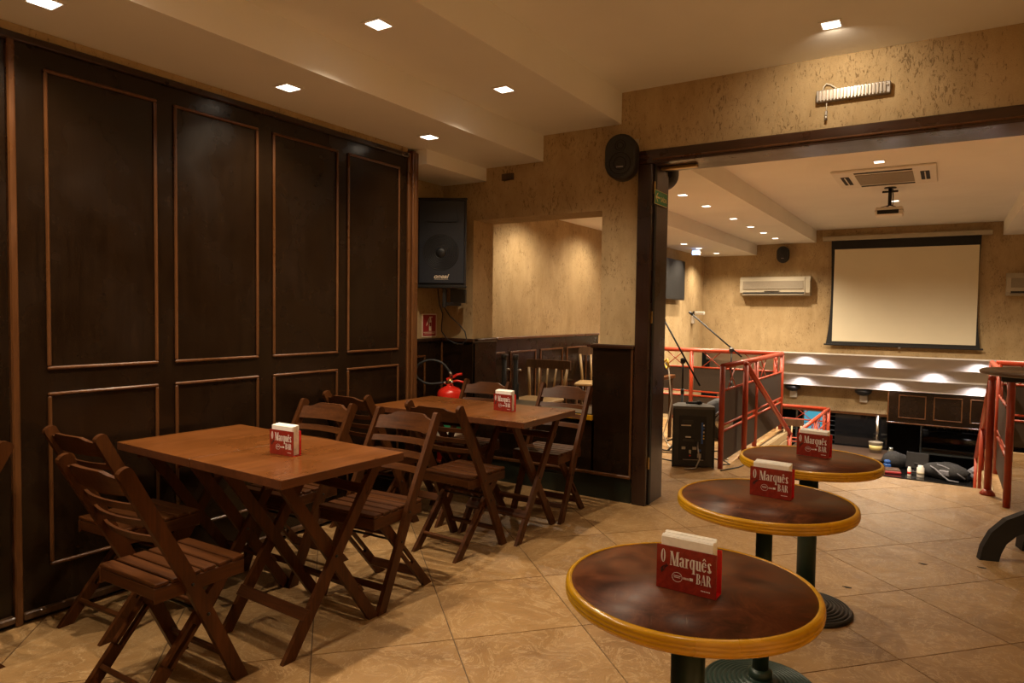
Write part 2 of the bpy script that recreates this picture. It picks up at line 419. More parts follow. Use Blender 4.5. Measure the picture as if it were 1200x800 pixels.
S(PO0, PO1-.045, YD-.035, YD2+.05, POZ0+.001, POZ0+.028, .004).obj('sill_slab', 'granite_green', wd)
S(PO0, PO1-.030, YD-.055, YD-.030, POZ0-.022, POZ0+.020, .004).obj('sill_edge', 'rim_wood', wd)
S(-1.999, -1.983, YD-e-.008, YD, 0.2, 1.175, .004).obj('corner_bead', 'moulding_wood', wd)
S(-3.815, -1.985, YD-e-.012, YD, .185, .212, .006).obj('base_trim', 'moulding_wood_y', wd)
S(-3.815, -1.985, YD-e+.006, YD, 0, .185, .003).obj('skirting', 'granite_green', wd)
# doorway casing
dr = struct(S(DX0-.001, DX0+.020, YD-.01, YD2+.012, 0, DZ+.001).obj('door_1', 'casing_wood'), 'dark wooden casing of the wide doorway')
S(-1.975, DX0+.020, YD-.034, YD+.002, 0, DZ+.0, .006).obj('casing', 'casing_wood', dr)
S(-1.975, DX1+.1, YD-.036, YD+.002, DZ+.0005, DZ+.098, .006).obj('casing', 'casing_wood_x', dr)
S(DX0+.02, DX1, YD-.01, YD2+.012, DZ, DZ+.02, .003).obj('head_lining', 'casing_wood_x', dr)
S(DX0+.02, DX1, YD-.048, YD-.034, DZ+.020, DZ+.034, .005).obj('head_bead', 'moulding_wood_y', dr)
S(DX0+.020, DX0+.030, YD+.015, YD+.055, 0, DZ, .003).obj('door_stop', 'black_matte', dr)
for z in (.32, 1.42, 2.38): S(DX0+.0201, DX0+.033, YD+.002, YD+.014, z-.045, z+.045, .002).obj('hinge_plate', 'brass', dr)
S(DX0+.03, DX0+.30, YD+.12, YD+.17, DZ-.022, DZ-.001, .003).obj('sliding_track', 'brass', dr)
S(DX1-.02, DX1, YD-.01, YD2+.012, 0, DZ).obj('casing', 'casing_wood', dr)
# ---- back room walls
wlb = struct(S(XB-.15, XB, YD2-.4, YF, ZG, ZH).obj('wall_left_back', 'plaster'), 'plaster side wall of the stage room')
S(XB, XB+.02, YD2, YWING, 0, 1.125).obj('wainscot', 'wall_wood', wlb)
S(XB, XB+.04, YD2, YWING, 1.125, 1.155, .006).obj('wainscot_cap', 'moulding_wood_y', wlb)
for k in range(-2, 3):
    y0 = 6.735+.708*k
    if y0 > 5.2: frame_xplane('panel_moulding', XB+.02, y0, y0+.60, .15, .985, .022, wlb)
struct(S(XR, XR+.15, YD2-.4, YF, ZG, ZH).obj('wall_right_back', 'plaster'), 'right wall of the stage room')
wf = MB(); wf.span(XB, XR, YF, YF+.15, .745, ZH); wf = struct(wf.obj('wall_far', 'plaster'), 'far plaster wall carrying the projection screen')
# lower storey: stepped white bulkhead faces and back wall
cl = struct(S(XB, XR, YF+.001, 14.62, .72, .744).obj('ceiling_lower', 'white_paint'), 'stepped white ceiling of the lower storey')
S(XB, XR, 14.60, 14.63, .495, .72).obj('ceiling_step', 'white_paint', cl)
S(XB, XR, 14.63, 14.90, .495, .52).obj('ceiling_step', 'white_paint', cl)
S(XB, XR, 14.88, 14.91, .255, .495).obj('ceiling_step', 'white_paint', cl)
S(XB, XR, 14.91, 15.18, .255, .28).obj('ceiling_step', 'white_paint', cl)
S(XB, XR, 15.16, 15.19, .02, .255).obj('ceiling_step', 'white_paint', cl)
S(XB, XR, 15.19, 15.6, .02, .05).obj('ceiling_step', 'white_paint', cl)
wlo = struct(S(XB, -.92, 15.5, 15.6, -.50, .02).obj('wall_lower', 'plaster'), 'plaster header of the lower bar')
S(XB, -.92, 15.47, 15.5, -.55, -.50, .004).obj('header_trim', 'moulding_wood_y', wlo)
struct(S(XB, XR, 16.3, 16.4, ZG, .02).obj('wall_lower_back', 'black_matte'), 'dark back wall of the lower bar')
# ---- ceilings
ce = MB()
ce.span(-2.13, XF1, YF0, YD, ZH, ZH+.1); ce.span(-2.81, -2.13, YF0, YD, ZM, ZM+.3); ce.span(-3.37, -2.81, YF0, YD, ZL, ZL+.5)
ce.span(-3.96, -3.37, 4.03, YD, ZZ, ZL+.5); ce.span(-3.96, -3.37, YF0, 4.03, ZL, ZL+.5)
struct(ce.obj('ceiling', 'ceiling_paint'), 'stepped painted ceiling')
ce = MB()
ce.span(-2.19, .75, YD2, YF, ZH, ZH+.1); ce.span(-3.295, -2.19, YD2, YF, ZM, ZM+.3); ce.span(XB, -3.295, YD2, YF, ZL, ZL+.5)
ce.span(.75, 1.86, YD2, YF, ZM, ZM+.3); ce.span(1.86, XR, YD2, YF, ZL, ZL+.5)
struct(ce.obj('ceiling_back', 'ceiling_paint'), 'stepped painted ceiling of the stage room')
struct(S(XF1, XF1+.1, YF0, YD, 0, ZH).obj('wall_right', 'plaster'), 'right plaster wall')
struct(S(-3.96, XF1, YF0-.1, YF0, 0, ZH).obj('wall_rear', 'plaster'), 'rear plaster wall')

# ================================================================== DOWNLIGHTS
def downlight_proto():
    t = thing('downlight', 'square recessed ceiling downlight', 'light')
    m = MB()
    for (x0, x1, y0, y1) in ((-.060, .060, -.060, -.046), (-.060, .060, .046, .060), (-.060, -.046, -.046, .046), (.046, .060, -.046, .046)): m.span(x0, x1, y0, y1, -.006, -.0005, .001)
    m.obj('trim_ring', 'white_paint', t); B((0, 0, -.0045), (.090, .090, .006)).obj('lamp_face', 'lamp_glow', t)
    return t
dl0 = downlight_proto(); used = [False]
def downlight(x, y, z, power, label, group, spot=136, blend=.85):
    if not used[0]: o = dl0; o.location = (x, y, z); o['label'] = label; o['group'] = group; used[0] = True
    else: o = dup(dl0, (x, y, z), 0, label, group)
    L = bpy.data.lights.new('downlight_lamp', 'SPOT'); L.energy = power; L.color = LAMP_COL; L.spot_size = math.radians(spot); L.spot_blend = blend; L.shadow_soft_size = .008
    lo = bpy.data.objects.new('downlight_lamp', L); C.objects.link(lo); lo.parent = o; lo.location = (0, 0, -.012)
    return o
for y, lb in ((3.754, 'downlight in the low soffit beside the end of the panelled wall'), (2.538, 'downlight in the low soffit over the second wall panel'), (1.33, 'downlight in the low soffit at the top left corner of the photo')):
    downlight(-3.119, y, ZL, P_LOW, lb, 'downlights in the low soffit')
for y, lb in ((3.697, 'downlight in the middle ceiling step nearest the plaster wall'), (2.551, 'bright downlight in the middle ceiling step at the top of the photo'), (1.40, 'downlight in the middle ceiling step above the first table, out of the photo'), (.25, 'downlight in the middle ceiling step beside the camera, out of the photo')):
    downlight(-2.455, y, ZM, P_MID, lb, 'downlights in the middle ceiling step', 128, .85)
o = downlight(-.617, 4.294, ZH, 60.0, 'downlight in the high ceiling above the ribbed emergency light', 'downlights in the high ceiling', 70, .9)
next(c for c in o.children if c.type == 'LIGHT').rotation_euler = (.84, 0, 0)          # swivelled towards the plaster above the doorway
for y, lb in ((3.29, 'over the farthest round table'), (1.29, 'over the nearest round table')):
    downlight(-.617, y, ZH, P_HIGH, 'downlight in the high ceiling '+lb+', out of the photo', 'downlights in the high ceiling', 66, .6)
for x, y, lb in ((3.2, .6, 'near the right wall'), (1.6, -1.0, 'near the rear wall')):  # unseen fill lamps, added so their bounce lifts the ceiling
    downlight(x, y, ZH, P_FILL, 'added unseen downlight in the high ceiling right of the camera '+lb, 'added downlights right of the camera', 86, .4)
ords = ['first', 'second', 'third', 'fourth', 'fifth', 'sixth']
for k, y in enumerate((7.99, 8.94, 10.28, 11.33, 12.23, 13.19)):
    downlight(-2.72, y, ZM, P_BMID if k < 4 else 170.0, ords[k]+' downlight from the doorway in the row of six left of the projector', 'row of six downlights in the stage room', 100 if k < 3 else 136, 1.0)
for k, y in enumerate((11.53, 12.37, 13.5)):
    downlight(-3.88, y, ZL, P_BLOW, ('left', 'middle', 'right')[k]+' of the three downlights in the low soffit above the television', 'downlights above the television', 132, 1.0)
for k, y in enumerate((6.9, 8.55)):
    downlight(-3.80, y, ZL, 52.0, ('first', 'second', 'third')[k]+' downlight in the low soffit behind the pass-through opening', 'downlights behind the pass-through', 156, .9)
downlight(-.675, 8.29, ZH, 430.0, 'downlight beside the ceiling cassette in the stage room', 'downlights in the high stage room ceiling', 100, .8)
downlight(-.69, 11.15, ZH, P_BHIGH, 'downlight behind the hanging projector', 'downlights in the high stage room ceiling', 150, 1.0)
for k, y in enumerate((9.0, 11.8)):  # unseen mirrored row, added to brighten the right of the far wall
    downlight(1.3, y, ZM, 220.0, ords[k]+' added downlight in the right ceiling step of the stage room, out of the photo', 'right row of added downlights in the stage room', 132, 1.0)
# lower storey scallops
for zz, yy, xs in ((.72, 14.43, (-2.35, -.98, .52)), (.495, 14.71, (-1.64, -.165)), (.255, 14.99, (-2.50, -.91, .507))):
    for k, x in enumerate(xs):
        t = thing('soffit_lamp', ('left', 'middle', 'right')[k]+' small lamp washing the '+{.72: 'top', .495: 'middle', .255: 'bottom'}[zz]+' white band of the lower ceiling', 'light', (x, yy, zz), 0, 'lamps of the white bands')
        B((0, 0, .0025), (.05, .05, .006), .001).obj('lamp_face', 'soffit_glow', t)
        L = bpy.data.lights.new('soffit_lamp_light', 'SPOT'); L.energy = 13.0; L.color = (1.0, .90, .88); L.spot_size = math.radians(150); L.spot_blend = 1.0; L.shadow_soft_size = .01
        lo = bpy.data.objects.new('soffit_lamp_light', L); C.objects.link(lo); lo.parent = t; lo.location = (0, 0, -.012)

# ================================================================== FOLDING CHAIRS
def plank(pts, wdt, x0, x1, round_end=True):
    # polyline (y,z) with width -> extruded between x0 and x1
    P = [Vector(p) for p in pts]; L = []; Rr = []
    for i, p in enumerate(P):
        a = (P[i]-P[i-1]).normalized() if i > 0 else None; b = (P[i+1]-P[i]).normalized() if i < len(P)-1 else None
        t = ((a if a else b)+(b if b else a)).normalized(); nrm = Vector((-t.y, t.x)); k = 1/max(.7, nrm.dot(Vector((-(b or a).y, (b or a).x))))
        L.append(p+nrm*wdt/2*k); Rr.append(p-nrm*wdt/2*k)
    # floor cut
    for arr in (L, Rr):
        if abs(P[0].y) < 1e-6:
            d = (P[1]-P[0]).normalized(); arr[0] = arr[0]+d*((0-arr[0].y)/d.y)
    poly = [tuple(q) for q in Rr]
    if round_end:
        t = (P[-1]-P[-2]).normalized(); nrm = Vector((-t.y, t.x))
        for a in (-50, -15, 15, 50):
            an = math.radians(a); poly.append(tuple(P[-1]+nrm*(math.sin(an)*wdt/2)+t*(math.cos(an)*wdt*.28)))
    poly += [tuple(q) for q in reversed(L)]
    return MB().prism(poly, x0, x1, 'yz')
def post_y(z): return .16-.468*z if z < .47 else -.06-(z-.47)*.529
def curved_rail(zc, hts, th, bow, x0=.182, n=12):
    # bowed rail; hts(u) -> (z bottom, z top) relative to zc
    m = MB(); vs_ = []; fs = []
    for i in range(n+1):
        u = -1+2*i/n; x = u*x0; zb, zt = hts(u)
        for (dz, s_) in ((zb, 1), (zb, -1), (zt, -1), (zt, 1)):
            z = zc+dz; y = post_y(z)-bow*(1-u*u)+s_*th/2; vs_.append((x, y, z))
    for i in range(n):
        for k in range(4): fs.append((i*4+k, i*4+(k+1) % 4, (i+1)*4+(k+1) % 4, (i+1)*4+k))
    fs += [(3, 2, 1, 0), tuple(n*4+k for k in range(4))]
    return m.add(vs_, fs, False)
def make_chair():
    t = thing('folding_chair', '', 'chair', group='slatted wooden folding chairs')
    for sx in (-1, 1):
        a, b = sorted((sx*.182, sx*.206)); plank([(.16, 0), (-.06, .47), (-.285, .893)], .052, a, b).obj('leg', 'chair_wood', t)
        # rear leg with slot: two lips round an open slot
        a, b = sorted((sx*.148, sx*.170)); p0, p1 = Vector((-.25, 0)), Vector((.125, .434)); d = (p1-p0).normalized(); nn = Vector((-d.y, d.x))
        m = plank([tuple(p0), tuple(p0+d*.20)], .046, a, b, False); m2 = plank([tuple(p0+d*.36), tuple(p1)], .046, a, b)
        m.add(m2.v, m2.f)
        for q in (-1, 1):
            c0 = p0+d*.195+nn*(q*.016); c1 = p0+d*.365+nn*(q*.016); m.prism([tuple(c0-nn*.007), tuple(c1-nn*.007), tuple(c1+nn*.007), tuple(c0+nn*.007)], a, b, 'yz')
        m.obj('leg', 'chair_wood', t)
        a, b = sorted((sx*.150, sx*.178))
        S(min(sx*.172, sx*.181), max(sx*.172, sx*.181), -.175, .19, .404, .460, .003).obj('seat_rail', 'chair_wood_y', t)
        o = MB().lathe([(.006, 0), (.006, .003), (.0035, .005)], 10, mat=Matrix.Translation((sx*.206, post_y(.308), .308)) @ Matrix.Rotation(sx*math.pi/2, 4, 'Y')).obj('bolt', 'dark_metal', t)
        o = MB().lathe([(.006, 0), (.006, .003), (.0035, .005)], 10, mat=Matrix.Translation((sx*.206, post_y(.44), .44)) @ Matrix.Rotation(sx*math.pi/2, 4, 'Y')).obj('bolt', 'dark_metal', t)
    sl = B((0, 0, 0), (.362, .052, .015), .003).mesh('seat_slat', 'chair_wood_x')
    for k in range(6): piece('seat_slat', sl, t, (0, .164-.0622*k, .4685))
    S(-.172, .172, .166, .186, .405, .460, .003).obj('seat_front_rail', 'chair_wood_x', t)
    S(-.172, .172, -.172, -.154, .415, .460, .003).obj('seat_back_rail', 'chair_wood_x', t)
    def top(u):
        a = abs(u); s_ = 1 if a < .45 else (.5+.5*math.cos(math.pi*min(1, (a-.45)/.35)))
        return (-.034, .030+.022*s_)
    curved_rail(.838, top, .018, .030).obj('top_rail', 'chair_wood_x', t)
    for zc in (.755, .690, .625): curved_rail(zc, lambda u: (-.014, .014), .012, .032).obj('back_slat', 'chair_wood_x', t)
    MB().bar((-.17, -.175, .085), (.17, -.175, .085), .045, .018, (0, -.756, -.654)).obj('stretcher', 'chair_wood_x', t)
    MB().bar((-.182, .115, .105), (.182, .115, .105), .032, .016, (0, .9, .42)).obj('stretcher', 'chair_wood_x', t)
    MB().tube([(-.182, .016, .308), (.182, .016, .308)], .006, 8).obj('pivot_rod', 'dark_metal', t)
    MB().bar((-.15, .02, .335), (.15, .02, .335), .03, .014, (0, 0, 1)).obj('cross_bar', 'chair_wood_x', t)
    return t
PI = math.pi
ch = make_chair()
chairs = [
    ((-2.475, 1.465, 0), .02, 'slatted folding chair nearest the camera, at the left end of the near table'),
    ((-3.165, 1.715, 0), .06, 'slatted folding chair between the nearest chair and the panelled wall'),
    ((-2.425, 2.495, 0), PI+.05, 'slatted folding chair with its seat facing the near table, at its right corner'),
    ((-3.025, 2.475, 0), PI+.04, 'slatted folding chair behind the napkin holder of the near table'),
    ((-2.485, 3.345, 0), -.03, 'slatted folding chair turned to the far table, back to back with the near corner chair'),
    ((-3.225, 3.375, 0), -.04, 'dark slatted folding chair against the panelled wall facing the far table'),
    ((-2.385, 4.225, 0), PI+.03, 'slatted folding chair at the far table beside the pier by the doorway'),
    ((-3.005, 4.09, 0), PI+.05, 'slatted folding chair behind the far table, right of the fire extinguisher'),
    ((-3.285, .875, 0), PI, 'folding chair cut off by the left edge of the photo'),
]
for k, (loc, rz, lb) in enumerate(chairs):
    if k == 0: ch.location = loc; ch.rotation_euler = (0, 0, rz); ch['label'] = lb
    else: dup(ch, loc, rz, lb)

# ================================================================== FOLDING TABLES
def make_table():
    t = thing('folding_table', '', 'table', group='square wooden folding tables')
    tp = S(-.3141, .3141, -.3361, .3361, .760, .785, .0012).obj('tabletop', 'table_wood', t)
    for (x0, x1, y0, y1) in ((-.3145, -.302, -.3365, .3365), (.302, .3145, -.3365, .3365)): S(x0, x1, y0, y1, .748, .7842, .001).obj('edge_strip', 'table_edge', tp)
    for (x0, x1, y0, y1) in ((-.302, .302, -.3365, -.324), (-.302, .302, .324, .3365)): S(x0, x1, y0, y1, .748, .7842, .001).obj('edge_strip', 'table_edge', tp)
    for sx in (-1, 1):
        a, b = sorted((sx*.206, sx*.228)); plank([(-.235, 0), (.275, .757)], .05, a, b, False).obj('leg', 'chair_wood', t)
        a, b = sorted((sx*.180, sx*.202)); plank([(.265, 0), (-.255, .757)], .05, a, b, False).obj('leg', 'chair_wood', t)
        MB().lathe([(.007, 0), (.007, .003), (.004, .006)], 10, mat=Matrix.Translation((sx*.228, .012, .372)) @ Matrix.Rotation(sx*PI/2, 4, 'Y')).obj('bolt', 'dark_metal', t)
        S(min(sx*.168, sx*.1775), max(sx*.168, sx*.1775), -.31, .31, .72, .759, .003).obj('runner', 'chair_wood_y', t)
    MB().bar((-.232, -.150, .168), (.232, -.150, .168), .05, .018, (0, -.8, .6)).obj('stretcher', 'chair_wood_x', t)
    MB().bar((-.205, .178, .170), (.205, .178, .170), .045, .018, (0, .8, .6)).obj('stretcher', 'chair_wood_x', t)
    MB().bar((-.232, .205, .62), (.232, .205, .62), .045, .018, (0, -.8, .6)).obj('stretcher', 'chair_wood_x', t)
    return t
tb = make_table()
tabs = [((-2.428, 2.042, 0), -.03, 'folding table with a napkin holder nearest the camera'),
        ((-3.058, 2.058, 0), -.03, 'folding table pushed between the near table and the panelled wall'),
        ((-2.418, 3.765, 0), .01, 'far folding table with a napkin holder, beside the doorway pier'),
        ((-3.048, 3.765, 0), .01, 'dark far folding table standing in front of the fire extinguisher')]
for k, (loc, rz, lb) in enumerate(tabs):
    if k == 0: tb.location = loc; tb.rotation_euler = (0, 0, rz); tb['label'] = lb
    else: dup(tb, loc, rz, lb)

# ================================================================== ROUND TABLES
def round_table(x, y, zt, pole_r, base_mat, pole_mat, rz, lb):
    t = thing('round_table', lb, 'table', (x, y, 0), rz, 'round pedestal tables with yellow rims')
    R = .325
    MB().lathe([(R-.016, zt-.030), (R-.016, zt-.001), (0.0001, zt-.001)], 64).obj('tabletop', 'round_top_wood', t)
    prof = [(R-.016, zt-.038), (R-.008, zt-.040), (R-.003, zt-.036), (R, zt-.030), (R+.001, zt-.024), (R-.0015, zt-.0225), (R+.001, zt-.021), (R+.001, zt-.014), (R-.0015, zt-.0125), (R+.0005, zt-.011), (R-.001, zt-.004), (R-.005, zt), (R-.010, zt+.0015), (R-.0155, zt+.0005), (R-.016, zt-.002)]
    m = MB(); nn = 64; vs_ = []
    for r, z in prof:
        for k in range(nn): a = 2*PI*k/nn; vs_.append((r*math.cos(a), r*math.sin(a), z))
    P = len(prof); m.add(vs_, [(i*nn+k, i*nn+(k+1) % nn, ((i+1) % P)*nn+(k+1) % nn, ((i+1) % P)*nn+k) for i in range(P) for k in range(nn)], True)
    m.obj('rim', 'rim_wood', t)
    for a in (0, PI/2):
        mm = MB().box((0, 0, zt-.046), (.50, .035, .028), .003, Matrix.Rotation(a+.6, 4, 'Z')); mm.obj('support_arm', 'dark_metal', t)
    MB().lathe([(pole_r, .04), (pole_r, zt-.06)], 20).obj('pole', pole_mat, t)
    MB().lathe([(pole_r*1.5, .045), (pole_r*1.5, .075), (pole_r*1.05, .085)], 20).obj('collar', pole_mat, t)
    prof = [(.215, 0), (.218, .010)]
    r = .214
    for k in range(9): prof += [(r, .014+.0035*k), (r-.006, .021+.0035*k), (r-.012, .020+.0035*k), (r-.016, .012+.0038*k)]; r -= .018
    prof += [(.045, .052), (.0001, .052)]
    MB().lathe(prof, 48).obj('base', base_mat, t)
    return t
round_table(-.545, 1.735, .738, .044, 'dark_metal', 'green_metal', .3, 'round yellow-rimmed table nearest the camera, cut off by the bottom edge')
round_table(-.562, 2.690, .743, .030, 'green_metal', 'green_metal', .1, 'middle round yellow-rimmed table on a thin pole')
round_table(-.545, 3.570, .748, .044, 'dark_metal', 'green_metal', .9, 'farthest round yellow-rimmed table, next to the stair railing')

# ================================================================== NAPKIN HOLDERS
GL = []
def g_rect(x0, y0, x1, y1): return [[(x0, y0), (x1, y0), (x1, y1), (x0, y1)]]
def g_ring(cx, cy, rx, ry, th, tn, a0=0, a1=360, n=20):
    out = []
    for k in range(n):
        a, b = math.radians(a0+(a1-a0)*k/n), math.radians(a0+(a1-a0)*(k+1)/n)
        out.append([(cx+rx*math.cos(a), cy+ry*math.sin(a)), (cx+rx*math.cos(b), cy+ry*math.sin(b)), (cx+(rx-th)*math.cos(b), cy+(ry-tn)*math.sin(b)), (cx+(rx-th)*math.cos(a), cy+(ry-tn)*math.sin(a))])
    return out
def g_dia(x0, y0, x1, y1, wdt): return [[(x0, y0), (x0+wdt, y0), (x1+wdt, y1), (x1, y1)]]
GLYPH = {
 'O': (.44, g_ring(.21, .5, .20, .51, .125, .03)),
 'M': (.60, g_rect(.05, 0, .085, 1)+g_rect(.0, 0, .14, .03)+g_rect(.0, .97, .12, 1)+g_dia(.05, 1, .25, 0, .12)+g_dia(.29, 0, .42, 1, .035)+g_rect(.42, 0, .54, 1)+g_rect(.37, 0, .59, .03)+g_rect(.42, .97, .59, 1)),
 'a': (.34, g_rect(.17, .02, .28, .52)+g_ring(.15, .50, .13, .18, .11, .03, 0, 180)+g_ring(.14, .18, .13, .19, .10, .03, 60, 330)+g_rect(.25, 0, .33, .04)),
 'r': (.30, g_rect(.05, 0, .16, .66)+g_rect(.0, 0, .21, .03)+g_rect(.0, .63, .1, .66)+g_ring(.21, .54, .07, .12, .07, .06, 20, 200)),
 'q': (.36, g_ring(.15, .34, .15, .35, .10, .03)+g_rect(.20, -.32, .31, .68)+g_rect(.15, -.32, .36, -.29)),
 'u': (.37, g_rect(.04, .1, .15, .66)+g_rect(0, .63, .1, .66)+g_ring(.145, .14, .105, .15, .10, .03, 180, 330)+g_rect(.21, 0, .32, .66)+g_rect(.28, 0, .36, .03)+g_rect(.18, .63, .3, .66)),
 'ê': (.34, g_ring(.15, .34, .15, .35, .10, .03, 20, 325)+g_rect(.05, .36, .29, .40)+g_dia(.05, .76, .12, .93, .05)+g_dia(.21, .76, .13, .93, .05)),
 's': (.29, g_dia(.14, .04, .01, .54, .10)+g_ring(.13, .53, .11, .15, .09, .03, 10, 190)+g_ring(.13, .15, .12, .16, .09, .03, 190, 370)),
 'B': (.46, g_rect(.05, 0, .17, 1)+g_rect(0, 0, .2, .03)+g_rect(0, .97, .2, 1)+g_ring(.2, .75, .18, .25, .11, .03, -90, 90)+g_ring(.2, .26, .21, .26, .12, .03, -90, 90)),
 'A': (.50, g_dia(.03, 0, .22, 1, .03)+g_dia(.33, 0, .19, 1, .12)+g_rect(.1, .30, .33, .34)+g_rect(0, 0, .12, .03)+g_rect(.28, 0, .5, .03)),
 'R': (.48, g_rect(.05, 0, .17, 1)+g_rect(0, 0, .22, .03)+g_rect(0, .97, .2, 1)+g_ring(.2, .74, .19, .26, .11, .03, -90, 90)+g_dia(.34, 0, .22, .5, .11)+g_rect(.31, 0, .48, .03)),
 ' ': (.22, []),
}
def text_polys(s_, x, y, h, sx):
    out = []
    for c in s_:
        wdt, ps = GLYPH[c]
        out += [[(x+px*h*sx, y+py*h) for px, py in p] for p in ps]; x += wdt*h*sx
    return out, x
def make_holder():
    W, Hh, D = .155, .112, .046
    t = thing('napkin_holder', '', 'napkin holder', group='red napkin holders')
    S(-W/2, W/2, -D/2, -D/2+.003, 0, Hh, .0006).obj('front_panel', 'red_print', t)
    S(-W/2, W/2, D/2-.003, D/2, 0, Hh, .0006).obj('back_panel', 'red_acrylic', t)
    S(-W/2, W/2, -D/2+.003, D/2-.003, 0, .003, .0006).obj('bottom_panel', 'red_acrylic', t)
    yf = -D/2
    m = MB(); ps = []
    a, _ = text_polys('O', -.066, .068, .034, .86); ps += a
    a, _ = text_polys('Marquês', -.042, .064, .036, 1.16); ps += a
    a, _ = text_polys('BAR', .027, .030, .026, 1.02); ps += a
    ps += g_ring(-.022, .036, .0135, .0125, .0009, .0009, 0, 360, 24)
    for (x0, y0, x1, y1) in ((-.031, .0385, -.013, .0400), (-.030, .0345, -.014, .0358)): ps += g_rect(x0, y0, x1, y1)
    for k in range(5): ps += g_rect(-.006+.003*k, .034, -.0042+.003*k, .039)
    ps += g_rect(.010, .034, .019, .041)
    for k in range(6): ps += g_rect(.040+.004*k, .014, .0425+.004*k, .0165)
    for p in ps: m.prism(p, yf-.0006, yf+.0003, 'xz')
    m.obj('lettering', 'print_white', t)
    m = MB()
    for p0, p1 in (((-.066, .050), (-.056, .060)), ((-.060, .044), (-.050, .066)), ((-.068, .046), (-.058, .048)), ((-.056, .052), (-.046, .062)), ((-.064, .040), (-.060, .056))):
        d = Vector((p1[0]-p0[0], p1[1]-p0[1])).normalized(); q = Vector((-d.y, d.x))*.0011
        m.prism([(p0[0]-q.x, p0[1]-q.y), (p1[0]-q.x, p1[1]-q.y), (p1[0]+q.x, p1[1]+q.y), (p0[0]+q.x, p0[1]+q.y)], yf-.0005, yf+.0003, 'xz')
    m.obj('scribble', 'print_black', t)
    return t
def make_napkins(h, sag):
    m = MB(); rnd = random.Random(int(h*1000))
    for k in range(9):
        y = -.0165+.0041*k; dz = rnd.uniform(-.0015, .0015)+sag*(k-4)*.0011; dx = rnd.uniform(-.002, .002)
        m.box((dx, y, .004+(h+dz-.004)/2), (.134, .0042, h+dz-.004), .0010)
    return m
hold = make_holder(); hs = [
    ((-.534, 1.687, .738), -.02, .138, 'red acrylic napkin holder on the nearest round table', 'stack of white napkins in the holder on the nearest round table'),
    ((-.550, 2.742, .743), -.06, .132, 'red acrylic napkin holder on the middle round table', 'stack of white napkins in the holder on the middle round table'),
    ((-.537, 3.645, .748), -.15, .130, 'red acrylic napkin holder on the farthest round table', 'stack of white napkins in the holder on the farthest round table'),
    ((-2.504, 2.022, .785), .03, .134, 'red acrylic napkin holder on the near folding table', 'stack of white napkins in the holder on the near folding table'),
    ((-2.470, 3.780, .785), -.10, .136, 'red acrylic napkin holder on the far folding table', 'stack of white napkins in the holder on the far folding table')]
for k, (loc, rz, nh, lb, ln) in enumerate(hs):
    if k == 0: hold.location = loc; hold.rotation_euler = (0, 0, rz); hold['label'] = lb
    else: dup(hold, loc, rz, lb)
    o = make_napkins(nh, .6).obj('napkin_stack', 'napkin', None, (loc[0], loc[1], loc[2])); o.rotation_euler = (0, 0, rz); tag(o, ln, 'napkins', 'napkin stacks')

# ================================================================== THINGS ON THE FRONT ROOM WALLS
def text_obj(s_, size, mat, parent, M4, extr=.0006, shear=0, align='CENTER', sx=1, off=0):
    cu = bpy.data.curves.new('lettering', 'FONT'); cu.body = s_; cu.size = size; cu.extrude = extr; cu.shear = shear; cu.align_x = align; cu.offset = off
    o = bpy.data.objects.new('tmp', cu); C.objects.link(o); bpy.context.view_layer.update()
    me = bpy.data.meshes.new_from_object(o.evaluated_get(bpy.context.evaluated_depsgraph_get())); bpy.data.objects.remove(o)
    me.transform(M4 @ Matrix.Diagonal((sx, 1, 1, 1))); me.materials.clear(); me.materials.append(M[mat]); me.name = 'lettering'
    q = bpy.data.objects.new('lettering', me); C.objects.link(q); q.parent = parent; return q
RX = Matrix.Rotation(PI/2, 4, 'X')      # xy text -> xz plane, facing -Y
# big loudspeaker: local front faces -Y
ang = math.atan2(.50, .866)
sp = thing('loudspeaker', 'large black loudspeaker hung in the corner beside the panelled wall', 'speaker', (-3.556, 4.455, 1.635), ang)
sp.rotation_euler = (0, 0, .52)
m = MB(); w2, hz, d = .205, .745, .28
m.add([(-w2, 0, 0), (w2, 0, 0), (.12, d, .03), (-.12, d, .03), (-w2, .0, hz), (w2, .0, hz), (.12, d, hz-.03), (-.12, d, hz-.03)], [(0, 1, 2, 3), (4, 7, 6, 5), (0, 4, 5, 1), (1, 5, 6, 2), (2, 6, 7, 3), (3, 7, 4, 0)]); m.obj('cabinet', 'black_plastic', sp)
S(-w2+.012, w2-.012, -.014, .002, .035, hz-.02, .008).obj('grille', 'speaker_grille', sp)
for x0, x1, z0, z1 in ((-w2-.004, w2+.004, 0, .022), (-w2-.004, w2+.004, hz-.014, hz)): S(x0, x1, -.012, .03, z0, z1, .004).obj('frame_bar', 'dark_metal', sp)
RF = Matrix.Rotation(PI/2, 4, 'X')
for k in range(8):
    rr = .150-.0130*k; MB().lathe([(rr, 0), (rr, .003), (rr-.004, .005), (rr-.008, .003), (rr-.008, 0)], 40, mat=Matrix.Translation((-.005, -.012, .295)) @ RF).obj('cone_ring', 'dark_metal', sp)
MB().lathe([(.045, 0), (.042, .008), (.02, .014), (.0001, .016)], 24, mat=Matrix.Translation((-.005, -.012, .295)) @ RF).obj('dust_cap', 'black_plastic', sp)
m = MB(); m.prism([(-.14, .555), (.14, .555), (.11, .68), (-.11, .68)], -.019, -.010, 'xz'); m.obj('horn_flare', 'speaker_grille', sp)
S(-.12, .12, -.021, -.012, .540, .547, .002).obj('horn_lip', 'dark_metal', sp)
text_obj('oneal', .048, 'sign_cream', sp, Matrix.Translation((-.005, -.0155, .082)) @ RX, .0008, .35, sx=1.15, off=.0008)
S(-.058, .058, -.0165, -.0145, .072, .0745).obj('lettering', 'sign_cream', sp)
